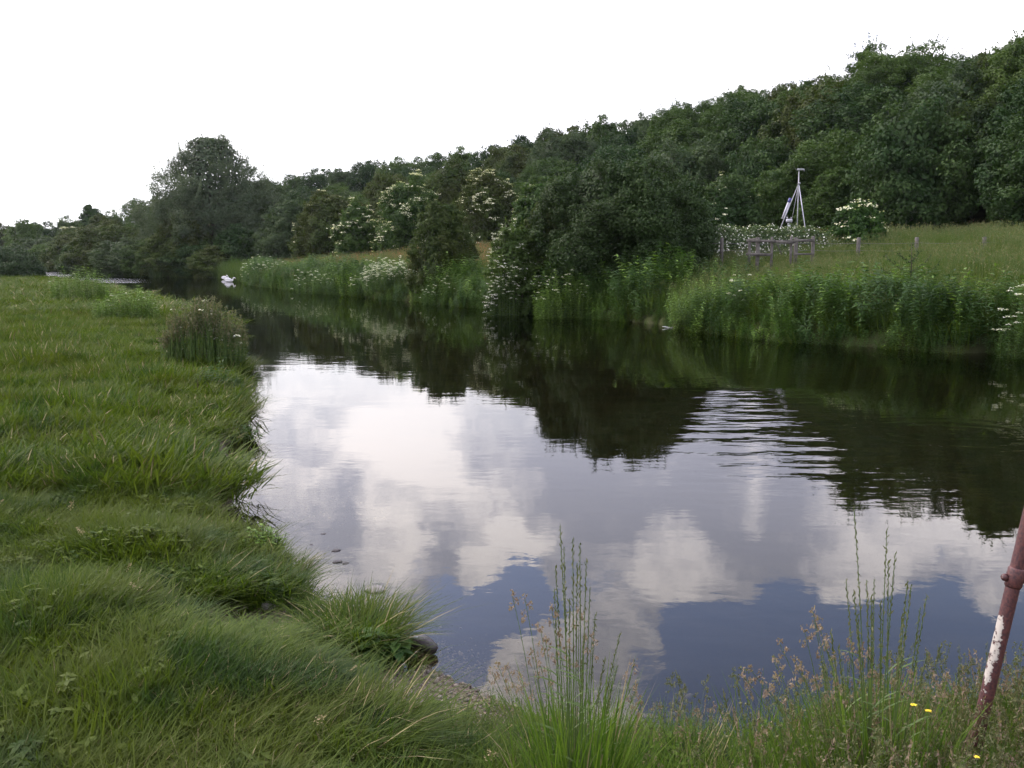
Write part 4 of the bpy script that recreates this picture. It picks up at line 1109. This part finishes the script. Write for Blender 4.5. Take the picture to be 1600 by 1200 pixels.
# ------------------------------------------------------------------ gravel and stones
def pebble_mesh(rg, name='pebble', sub=1):
    import bmesh
    bm = bmesh.new(); bmesh.ops.create_icosphere(bm, subdivisions=sub, radius=1)
    s = rg.uniform(.6, 1.2, 3) * np.array([1, .8, .5])
    for v in bm.verts: v.co = Vector((v.co.x * s[0], v.co.y * s[1], v.co.z * s[2])) * rg.uniform(.85, 1.15)
    me = bpy.data.meshes.new(name); bm.to_mesh(me); bm.free()
    me.polygons.foreach_set('use_smooth', np.ones(len(me.polygons), bool))
    return me
pbs = []
for i in range(6):
    me = pebble_mesh(rg); me.materials.append(M['gravel']); pbs.append(me)
pc_peb = proto_objs('pebble', pbs)
n = 150000
x = rg.uniform(-4.4, 1.2, n); y = rg.uniform(4.0, 12.5, n)
dn, df, wet, h, ba = field(x, y)
bd = np.hypot(x - BEACH[0], y - BEACH[1])
pr = np.where(wet, np.clip(1.0 - dn / .75, 0, 1) * .45 + .6 * np.exp(-(np.minimum(bd, np.hypot(x - BEACH2[0], y - BEACH2[1])) / .9) ** 2), np.clip(ba, 0, 1))
ok = rg.random(n) < pr
x, y, h = x[ok], y[ok], h[ok]; m = len(x)
s = rg.gamma(1.8, .0036, m) + .0035
scatter('gravel', pc_peb, np.stack([x, y, h + s * .15], 1), rg.uniform(0, 6.28, (m, 3)) * np.array([.15, .15, 1]), np.stack([s, s, s], 1), rg.integers(0, 6, m), 'brown and grey gravel on the small beach and in the shallows')
def stone(px_, py_, z, r, label, m_='pale_stone', seed=0, flat=.6, name='stone', stretch=1.):
    rg = np.random.default_rng(seed); x, y = ground_at(px_, py_, z)
    me = pebble_mesh(rg, name, 3)
    co = np.zeros(len(me.vertices) * 3, 'f'); me.vertices.foreach_get('co', co); co = co.reshape(-1, 3)
    co = unit(co) * (1 + (fbm(co[:, 0] * 2 + 5, co[:, 1] * 2 + co[:, 2] * 2, seed) - .5)[:, None] * .7) * np.array([stretch, 1, flat])
    me.vertices.foreach_set('co', co.astype('f').ravel()); me.update()
    me.materials.append(M[m_])
    o = link(name, me, None, (x, y, max(hgt(x, y), -.01) + r * flat * .35), (0, 0, rg.uniform(0, 1)), (r, r, r)); tag(o, label, 'stone')
stone(420, 931, .28, .050, 'pale rounded stone lying in the bare hollow', seed=1)
for i, (a, b, r_, lb) in enumerate([(506, 834, .022, 'tiny dark stone breaking the water, farthest from the shore'), (525, 860, .030, 'dark stone in the shallows above the upper tussock'), (487, 851, .018, 'small dark stone beside the left shore'),
                                (540, 880, .026, 'dark stone at the waterline by the stony shore'), (527, 878, .028, 'brown stone wedged at the stony shore'), (586, 922, .05, 'flat grey stone at the waterline above the big tussock'),
                                (638, 962, .022, 'dark stone under the overhanging tussock')]):
    stone(a, b, .0, r_, lb, 'dark_stone' if i != 5 else 'pale_stone', 10 + i, .55, stretch=1.3)
# dark torn debris with a white rim at the waterline
x, y = ground_at(655, 1020, .0)
root = empty('debris', (x, y, .0), R(-10)); tag(root, 'dark torn lump of litter with a white rim at the waterline', 'litter')
rgd = np.random.default_rng(3); mb = MB()
t = np.linspace(0, 1, 9)
pts = np.stack([-.085 + .19 * t, .012 * np.sin(t * 5), .028 + .026 * np.sin(t * 3.0 + .3)], 1)
tube(mb, pts, np.stack([.052 * np.sin(.35 + t * 2.55) + .006, .046 * np.sin(.5 + t * 2.35) + .006], 1) * rgd.uniform(.85, 1.15, (9, 2)), 12)
link('body', mb.mesh('body', [M['dark_stone']], True), root)
mb = MB(); t = np.linspace(0, 1, 7)
tube(mb, np.stack([-.045 + .10 * t, -.004 + .0 * t, .094 - .028 * t * t], 1), np.stack([.018 * (1 - t * .6), .007 * np.ones(7)], 1), 8)
link('rim', mb.mesh('rim', [M['white_metal']], True), root)
mb = MB(); tube(mb, [(-.055, -.01, .02), (-.057, -.012, .075), (-.056, -.012, .112)], [.014, .012, .002], 5); link('flap', mb.mesh('flap', [M['dark_stone']]), root)

# ------------------------------------------------------------------ tall grass clumps in the foreground
def tall_clump(px_c, Y, z0, stems, label, nb, r, seed, cocks):
    rg = np.random.default_rng(seed); x = col_at(px_c, Y, z0); z0 = hgt(x, Y)
    root = empty('tall_grass_clump', (x, Y, z0)); tag(root, label, 'tall grass')
    mb = MB(); blades(mb, rg, nb, r, .18, .48, .0052, .22, .45, 0, (.05, 0), .06)
    blades(mb, rg, nb // 3, r * .5, .40, .72, .0065, .14, .35, 0, (.05, 0), .03)
    tag(link('blades', mb.mesh('blades', [M['lush'], M['grass_dry']]), root), kind='stuff')
    for (pxt, pyt) in stems:
        dy = rg.normal(0, .05); zt = z_at(pyt, Y + dy) - z0; xt = col_at(pxt, Y + dy, zt + z0) - x
        xb = xt * rg.uniform(.3, .5) + rg.normal(0, .015)
        sb, hb = MB(), MB()
        sm = MB(); t = np.linspace(0, 1, 8)[:, None]
        P = np.array([xb, dy * .6, -.02]) * (1 - t) + np.array([xt, dy, zt]) * t + np.array([xt - xb, 0, 0]) * (t * t - t) * .5
        tube(sb, P, np.linspace(.0030, .0012, 8), 5, cap=False)
        for kk in range(2):                                   # a leaf or two on the stem
            u = rg.uniform(.25, .6); c = np.array([np.interp(u, t[:, 0], P[:, j]) for j in range(3)]); a = rg.uniform(-1, 1)
            tt = np.linspace(0, 1, 5)[:, None]; LL = rg.uniform(.1, .2)
            C = c + tt * np.array([np.sign(a) * .45, a * .3, .8]) * LL + tt ** 2 * np.array([np.sign(a) * .3, 0, -.35]) * LL
            w = np.array([0, .8, 1, .6, 0])[:, None] * .0042; sd = np.array([[.3, 1, 0.2]])
            V = np.stack([C - sd * w, C + sd * w], 1).reshape(-1, 3); qd = np.array([[2 * i, 2 * i + 1, 2 * i + 3, 2 * i + 2] for i in range(4)]); sb.add(V, qd, 0, .6)
        st = link('grass_stem', sb.mesh('grass_stem', [M['stem']]), root)
        m_ = 26; us = np.linspace(.70, 1.0, m_); C = np.stack([np.interp(us, t[:, 0], P[:, j]) for j in range(3)], 1)
        s = np.where(np.arange(m_) % 2, 1., -1.); a0 = rg.uniform(-.6, .6); off = np.stack([np.cos(a0) * s, np.sin(a0) * s, np.zeros(m_)], 1)
        leaves(hb, C + off * .0022, off + rg.normal(0, .4, (m_, 3)), .024, .26, 0, None, 0, rg, axis=np.tile([0, 0, 1.], (m_, 1)) + off * .18)
        link('seed_head', hb.mesh('seed_head', [M['seed']]), st)
    for (pxt, pyt) in cocks:
        dy = rg.normal(0, .08); zt = z_at(pyt, Y + dy) - z0; xt = col_at(pxt, Y + dy, zt + z0) - x; xb = xt * rg.uniform(.35, .6)
        sb, hb = MB(), MB(); t = np.linspace(0, 1, 8)[:, None]
        P = np.array([xb, dy * .6, -.02]) * (1 - t) + np.array([xt, dy, zt]) * t + np.array([xt - xb, 0, 0]) * (t * t - t) * .9
        tube(sb, P, np.linspace(.0020, .0009, 8), 4, cap=False); st = link('grass_stem', sb.mesh('grass_stem', [M['stem']]), root)
        for u, o in ((1., 0), (.965, .012), (.93, -.016), (.88, .022)):
            c = np.array([np.interp(u, t[:, 0], P[:, j]) for j in range(3)]) + np.array([o, 0, .004]); m_ = 14
            leaves(hb, c + rg.normal(0, .0055, (m_, 3)) * np.array([1, 1, 1.5]), rg.normal(0, 1, (m_, 3)), .013, .5, 0, None, 0, rg, axis=np.tile([0, 0, 1.], (m_, 1)))
        link('seed_head', hb.mesh('seed_head', [M['seed_purple']]), st)
tall_clump(900, 3.45, .3, [(875, 822), (895, 842), (906, 850), (881, 856), (916, 876), (868, 886), (922, 918), (866, 920), (902, 880), (930, 960), (890, 935), (969, 990), (965, 1040), (912, 1000), (945, 1030)],
           'tall seeding grass clump standing before the water at bottom centre', 620, .26, 51,
           [(800, 928), (820, 935), (862, 950), (845, 985), (852, 1000), (830, 1020), (876, 1005), (905, 955), (778, 1040), (793, 1045), (768, 1050), (890, 1005), (925, 995), (990, 1040), (992, 1080), (812, 1060), (845, 1040), (1000, 1095)])
tall_clump(1372, 3.35, .3, [(1334, 792), (1386, 826), (1399, 864), (1388, 878), (1322, 906), (1334, 925), (1354, 908), (1366, 905), (1418, 908), (1424, 914), (1362, 930), (1438, 950), (1448, 932), (1340, 960), (1298, 985), (1410, 960), (1376, 940), (1450, 1020), (1310, 1010)],
           'tall seeding grass clump by the water left of the rusty pipe', 900, .34, 52,
           [(1270, 955), (1272, 970), (1282, 985), (1257, 985), (1218, 1005), (1160, 1055), (1172, 1045), (1240, 1030), (1252, 1045), (1325, 1005), (1345, 1015), (1355, 1020), (1305, 1070), (1275, 1060), (1480, 1055), (1490, 1070), (1405, 1050), (1420, 1050), (1192, 1065), (1210, 1035), (1460, 1060)])
# buttercups
rgc = np.random.default_rng(8)
for (a, b, lb) in ((1428, 1103, 'yellow buttercup in the grass right of the tall right clump'), (1450, 1112, 'lower yellow buttercup beside the first one'), (1526, 1184, 'yellow buttercup at the foot of the rusty pipe')):
    Y = 3.1; zt = z_at(b, Y); xt = col_at(a, Y, zt); z0 = hgt(xt, Y)
    root = empty('buttercup', (xt, Y, z0)); tag(root, lb, 'flower')
    mb = MB(); tube(mb, [(0, 0, 0), (.01, 0, (zt - z0) * .6), (0, 0, zt - z0)], .001, 4); link('stem', mb.mesh('stem', [M['stem']]), root)
    mb = MB(); an = np.arange(5) * 2 * pi / 5; o = np.stack([np.cos(an), np.sin(an), np.full(5, .5)], 1)
    leaves(mb, np.array([0, 0, zt - z0]) + o * .006, np.tile([0, 0, 1.], (5, 1)), .012, .9, 0, None, 0, rgc, axis=o, jitter=.1); link('petals', mb.mesh('petals', [M['yellow']]), root)

# ------------------------------------------------------------------ rusty pipe rail
Yp = YP
zt, zb = z_at(835, Yp), z_at(1150, Yp)
xt, xb = col_at(1602, Yp, zt), col_at(1527, Yp, zb)
dirp = Vector((xt - xb, 0, zt - zb)).normalized()
gz = hgt(xb, Yp); foot = Vector((xb, Yp, zb)) - dirp * ((zb - gz + .15) / dirp.z)
root = empty('pipe_rail', foot); tag(root, 'leaning rusty pipe post with flaking pale paint at the right edge', 'railing')
Lp = 1.55 - foot.z
ax = dirp
mb = MB(); tt = np.linspace(0, Lp / dirp.z, 12)[:, None]
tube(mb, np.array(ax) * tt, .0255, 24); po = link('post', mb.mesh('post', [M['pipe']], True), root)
zj = z_at(902, Yp); tj = (zj - foot.z) / dirp.z; J = np.array(ax) * tj
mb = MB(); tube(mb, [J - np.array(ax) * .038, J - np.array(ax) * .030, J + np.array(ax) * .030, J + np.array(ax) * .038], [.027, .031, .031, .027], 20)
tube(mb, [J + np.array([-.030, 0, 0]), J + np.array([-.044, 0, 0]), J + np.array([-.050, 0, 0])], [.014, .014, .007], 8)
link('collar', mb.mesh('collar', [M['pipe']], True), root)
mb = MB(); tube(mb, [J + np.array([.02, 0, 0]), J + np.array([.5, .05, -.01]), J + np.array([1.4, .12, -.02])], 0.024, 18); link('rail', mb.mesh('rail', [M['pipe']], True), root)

# ------------------------------------------------------------------ fence with posts and wires
fp = [(1030, 40.5), (1127, 40.2), (1340, 39.5), (1433, 39.2), (1541, 38.8), (1650, 38.5), (1760, 38.2)]
pts = [(col_at(a, Y, 2.6), Y) for a, Y in fp]
root = empty('wire_fence', (pts[0][0], pts[0][1], hgt(*pts[0]))); tag(root, 'post and wire fence crossing the right meadow', 'fence')
base = np.array(root.location)
tops = []
pm = MB(); box(pm, (0, 0, .70), (.115, .115, 1.75), 0, .1, .012); postm = pm.mesh('post', [M['wood']])
for i, (x, y) in enumerate(pts):
    zt = z_at(372 - i * .5, y); tops.append((x, y, zt))
    link('post', postm, root, (x - base[0], y - base[1], zt - 1.575 - base[2]), (rgc.normal(0, .03), rgc.normal(0, .03), rgc.uniform(0, .4)))
# straining post by the rails
for a, Y in ((1270, 39.8),):
    x = col_at(a, Y, 2.6); zt = z_at(371, Y); link('post', postm, root, (x - base[0], Y - base[1], zt - 1.575 - base[2])); tops.append((x, Y, zt))
tops.sort()
for dz in (.22, .50):
    mb = MB(); P = []
    for a, b in zip(tops[:-1], tops[1:]):
        for u in np.linspace(0, 1, 6, endpoint=False):
            P.append(np.array(a) * (1 - u) + np.array(b) * u + np.array([0, -.07, -dz - .03 * sin(pi * u)]) - base)
    tube(mb, P, .006, 4, cap=False); link('wire', mb.mesh('wire', [M['wire']]), root)

# wooden rail frame
Yr = 38.2
xr0 = col_at(1168, Yr, 2.6); root = empty('rail_fence', (xr0, Yr, hgt(xr0, Yr))); tag(root, 'weathered grey timber rails and posts in the right meadow', 'fence')
b0 = np.array(root.location)
def rel(px_, py_, dy=0): return np.array([col_at(px_, Yr + dy, 2.6), Yr + dy, z_at(py_, Yr + dy)]) - b0
for a, top, w, dy in ((1171, 374, .10, .9), (1184, 371, .13, 0), (1206, 370, .09, 0), (1236, 369, .09, 0), (1243.5, 371, .13, .9), (1270, 369, .11, .1)):
    t_ = rel(a, top, dy); mb = MB(); hh = t_[2] + .35
    box(mb, (0, 0, hh / 2 - .35), (w, w * .9, hh), 0, 0, .01); link('post', mb.mesh('post', [M['wood']]), root, (t_[0], t_[1], 0))
def plank(a, b, h=.11, d=.035, nm='rail'):
    a = np.array(a); b = np.array(b); mb = MB(); c = (a + b) / 2; dd = b - a; L = np.linalg.norm(dd)
    e1 = dd / L; e2 = unit(np.cross([0, 0, 1.], e1)); e3 = np.cross(e1, e2)
    box(mb, (0, 0, 0), (L, d, h), 0, 0, 0, tilt=np.stack([e1, e2, e3], 1)); link(nm, mb.mesh(nm, [M['wood']]), root, c)
plank(rel(1166, 376, -.1), rel(1243, 378, -.1)); plank(rel(1212, 377.5, -.14), rel(1238, 380, -.14), .1)
plank(rel(1240, 376, -.10), rel(1272, 375.5, -.02)); plank(rel(1166, 397, -.1), rel(1205, 398, -.1), .12); plank(rel(1171, 375, .85), rel(1184, 374, .1), .11)
plank(rel(1240, 397, -.1), rel(1270, 397, 0), .07); plank(rel(1214, 381, -.1), rel(1222, 398, -.1), .03)

# ------------------------------------------------------------------ mast on three legs
Ym = 49.0
xm = col_at(1249, Ym, 5); zm = hgt(xm, Ym); root = empty('mast', (xm, Ym, zm)); tag(root, 'slim pale tripod mast with an instrument arm above the bramble bank', 'mast')
b0 = np.array(root.location)
def rm(px_, py_, dy=0): return np.array([col_at(px_, Ym + dy, z_at(py_, Ym + dy)), Ym + dy, z_at(py_, Ym + dy)]) - b0
def rod(nm, a, b, r, m_='mast', parent=None, n=8):
    mb = MB(); tube(mb, [a, (np.array(a) + b) / 2, b], r, n); return link(nm, mb.mesh(nm, [M[m_]]), parent or root)
rod('pole', rm(1248.5, 266), np.array([rm(1248.5, 270)[0], 0, -.1]), .026)
c = rm(1248, 287)
rod('leg', c, np.array([rm(1204, 362, -.3)[0], -.4, -.0]), .020, 'mast'); rod('leg', c, np.array([rm(1259, 362)[0], -.6, .0]), .025, 'white_metal'); rod('leg', c, np.array([rm(1240, 362)[0], 1.3, 0]), .012)
mb = MB(); box(mb, c + np.array([0.02, 0, .02]), (.11, .11, .09), 0, 0, .02); link('collar', mb.mesh('collar', [M['mast']]), root)
a = rm(1245.5, 265); b = rm(1254, 264.5)
mb = MB(); box(mb, (a + b) / 2, (.27, .09, .08), 0, 0, .02); tube(mb, [b, b + np.array([.06, 0, -.01]), b + np.array([.085, 0, -.07]), b + np.array([.08, 0, -.13])], [.035, .04, .035, .02], 8)
link('instrument_arm', mb.mesh('instrument_arm', [M['mast']]), root)
mb = MB(); tube(mb, [a, a + np.array([-.1, 0, .05]), a + np.array([-.16, 0, .09])], [.02, .015, .006], 6); link('vane', mb.mesh('vane', [M['black']]), root)
# tilted striped panel
pa, pb = rm(1233, 317), rm(1223.5, 342)
pn = empty('panel_dummy', (0, 0, 0)); bpy.data.objects.remove(pn)
e1 = unit(pb - pa); e2 = unit(np.cross(e1, [0, 1, 0])); e3 = np.cross(e1, e2); Lp_ = np.linalg.norm(pb - pa); Tm = np.stack([e1, e2, e3], 1)
mb = MB(); box(mb, (0, 0, 0), (Lp_, .15, .12), 0, 0, 0, tilt=Tm); pan = link('panel', mb.mesh('panel', [M['white_metal']]), root, (pa + pb) / 2)
for o_, w_ in ((-.035, .018), (.055, .05)):
    mb = MB(); box(mb, e2 * o_ + np.array([0, -.0, 0]), (Lp_ * .98, w_, .126), 0, 0, 0, tilt=Tm); link('stripe', mb.mesh('stripe', [M['blue']]), pan)
mb = MB(); box(mb, pa - e1 * .12, (.22, .16, .12), 0, 0, 0, tilt=Tm); link('bracket', mb.mesh('bracket', [M['blue']]), root)

x = col_at(1232, 48.4, 3); root = empty('instrument_post', (x, 48.4, hgt(x, 48.4))); tag(root, 'short grey post with a white box beside the mast', 'post')
H = z_at(345, 48.4) - root.location.z
mb = MB(); box(mb, (0, 0, H / 2 - .1), (.12, .12, H), 0, 0, .01); link('post', mb.mesh('post', [M['mast']]), root)
mb = MB(); box(mb, (0, 0, H + .01), (.26, .22, .15), 0, 0, .02); link('box', mb.mesh('box', [M['white_metal']]), root)
mb = MB(); box(mb, (-.10, 0, H + .14), (.04, .1, .09), 0); box(mb, (.10, 0, H + .13), (.04, .1, .07), 0); link('bracket', mb.mesh('bracket', [M['mast']]), root)

# ------------------------------------------------------------------ swans
def swan(px_c, py_w, L, pose, label, rz):
    x, y = ground_at(px_c, py_w, 0)
    root = empty('swan', (x, y, 0), rz); tag(root, label, 'swan', 'swans on the river')
    if pose == 'low':
        P = [(-.52, 0, .24), (-.44, 0, .20), (-.32, 0, .17), (-.15, 0, .15), (.05, 0, .14), (.2, 0, .14), (.30, 0, .16), (.36, 0, .22), (.38, 0, .31), (.41, 0, .40), (.47, 0, .46), (.54, 0, .46), (.60, 0, .41), (.645, 0, .36)]
    else:
        P = [(-.52, 0, .22), (-.44, 0, .19), (-.32, 0, .17), (-.15, 0, .16), (.05, 0, .15), (.2, 0, .15), (.30, 0, .18), (.35, 0, .26), (.33, 0, .36), (.27, 0, .44), (.22, 0, .50), (.19, 0, .535), (.13, 0, .53), (.08, 0, .49)]
    ra = [.02, .07, .14, .19, .20, .17, .12, .07, .045, .040, .040, .048, .050, .03]
    rb = [.015, .05, .12, .16, .17, .15, .12, .07, .045, .040, .040, .048, .046, .022]
    mb = MB(); tube(mb, np.array(P) * L, np.stack([ra, rb], 1) * L, 14); body = link('body', mb.mesh('body', [M['feather']], True), root)
    for s in (-1, 1):
        mb = MB(); t = np.linspace(0, 1, 7)
        tube(mb, np.stack([.22 - .70 * t, s * (.13 + .05 * np.sin(t * pi)) * (1 - .55 * t), .20 + .11 * np.sin(t * 2.6) + .03 * t], 1) * L, np.stack([.05 * np.sin(t * 2.7 + .3) + .008, .13 * np.sin(t * 2.6 + .4) + .01], 1) * L, 10)
        link('wing', mb.mesh('wing', [M['feather']], True), root)
    e = np.array(P[-1]); d = unit(e - np.array(P[-2]))
    mb = MB(); tube(mb, np.array([e - d * .01, e + d * .04, e + d * .085]) * L, [.022 * L, .016 * L, .006 * L], 8); link('bill', mb.mesh('bill', [M['bill']], True), root)
    mb = MB(); tube(mb, np.array([e - d * .02 + [0, 0, .022], e + d * .012 + [0, 0, .022]]) * L, [.014 * L, .010 * L], 6); link('bill_knob', mb.mesh('bill_knob', [M['black']], True), root)
    for s in (-1, 1):
        h = np.array(P[-2]); mb = MB(); tube(mb, np.array([h + [0, s * .045, .008], h + [.004, s * .051, .008]]) * L, [.009 * L, .004 * L], 6); link('eye', mb.mesh('eye', [M['black']]), root)
swan(358.5, 440.5, .88, 'low', 'nearer swan with its neck arched forward and down', R(8))
swan(352.5, 436.8, .84, 'back', 'further swan with its head turned back over its body', R(4))

# small white scraps afloat by the far bank
rgf = np.random.default_rng(12)
for (a, b, L, lb) in ((879, 493, .42, 'small white scrap afloat below the big dark hawthorn'), (1045, 511.5, .45, 'narrow white scrap afloat on the dark water right of the hawthorn'), (337, 434, .4, 'tiny pale scrap on the water left of the swans')):
    x, y = ground_at(a, b, .02); P = np.stack([np.linspace(-.5, .5, 6) * L, .03 * np.sin(np.arange(6)), .03 + .02 * np.cos(np.arange(6) * 1.1)], 1)
    mb = MB(); tube(mb, P, np.stack([np.array([.01, .05, .07, .06, .04, .01]), np.array([.006, .014, .02, .016, .012, .006])], 1), 8)
    o = link('feather', mb.mesh('feather', [M['feather']], True), None, (x, y, 0), (0, 0, rgf.uniform(-.3, .3))); tag(o, lb, 'feather')
mb = MB(); box(mb, (0, 0, 28), (1960, 1960, 60))
hm_ = bpy.data.materials.new('haze'); hm_.use_nodes = True; hm_.node_tree.nodes.clear()
hv = hm_.node_tree.nodes.new('ShaderNodeVolumePrincipled'); hv.inputs['Color'].default_value = (.86, .90, 1, 1); hv.inputs['Density'].default_value = .00007; hv.inputs['Anisotropy'].default_value = .2
ho = hm_.node_tree.nodes.new('ShaderNodeOutputMaterial'); hm_.node_tree.links.new(hv.outputs[0], ho.inputs[1])
tag(link('haze', mb.mesh('haze', [hm_])), 'thin summer haze over the valley', kind='stuff')
print('done', sum(len(m.polygons) for m in bpy.data.meshes), 'hill', n_hill)
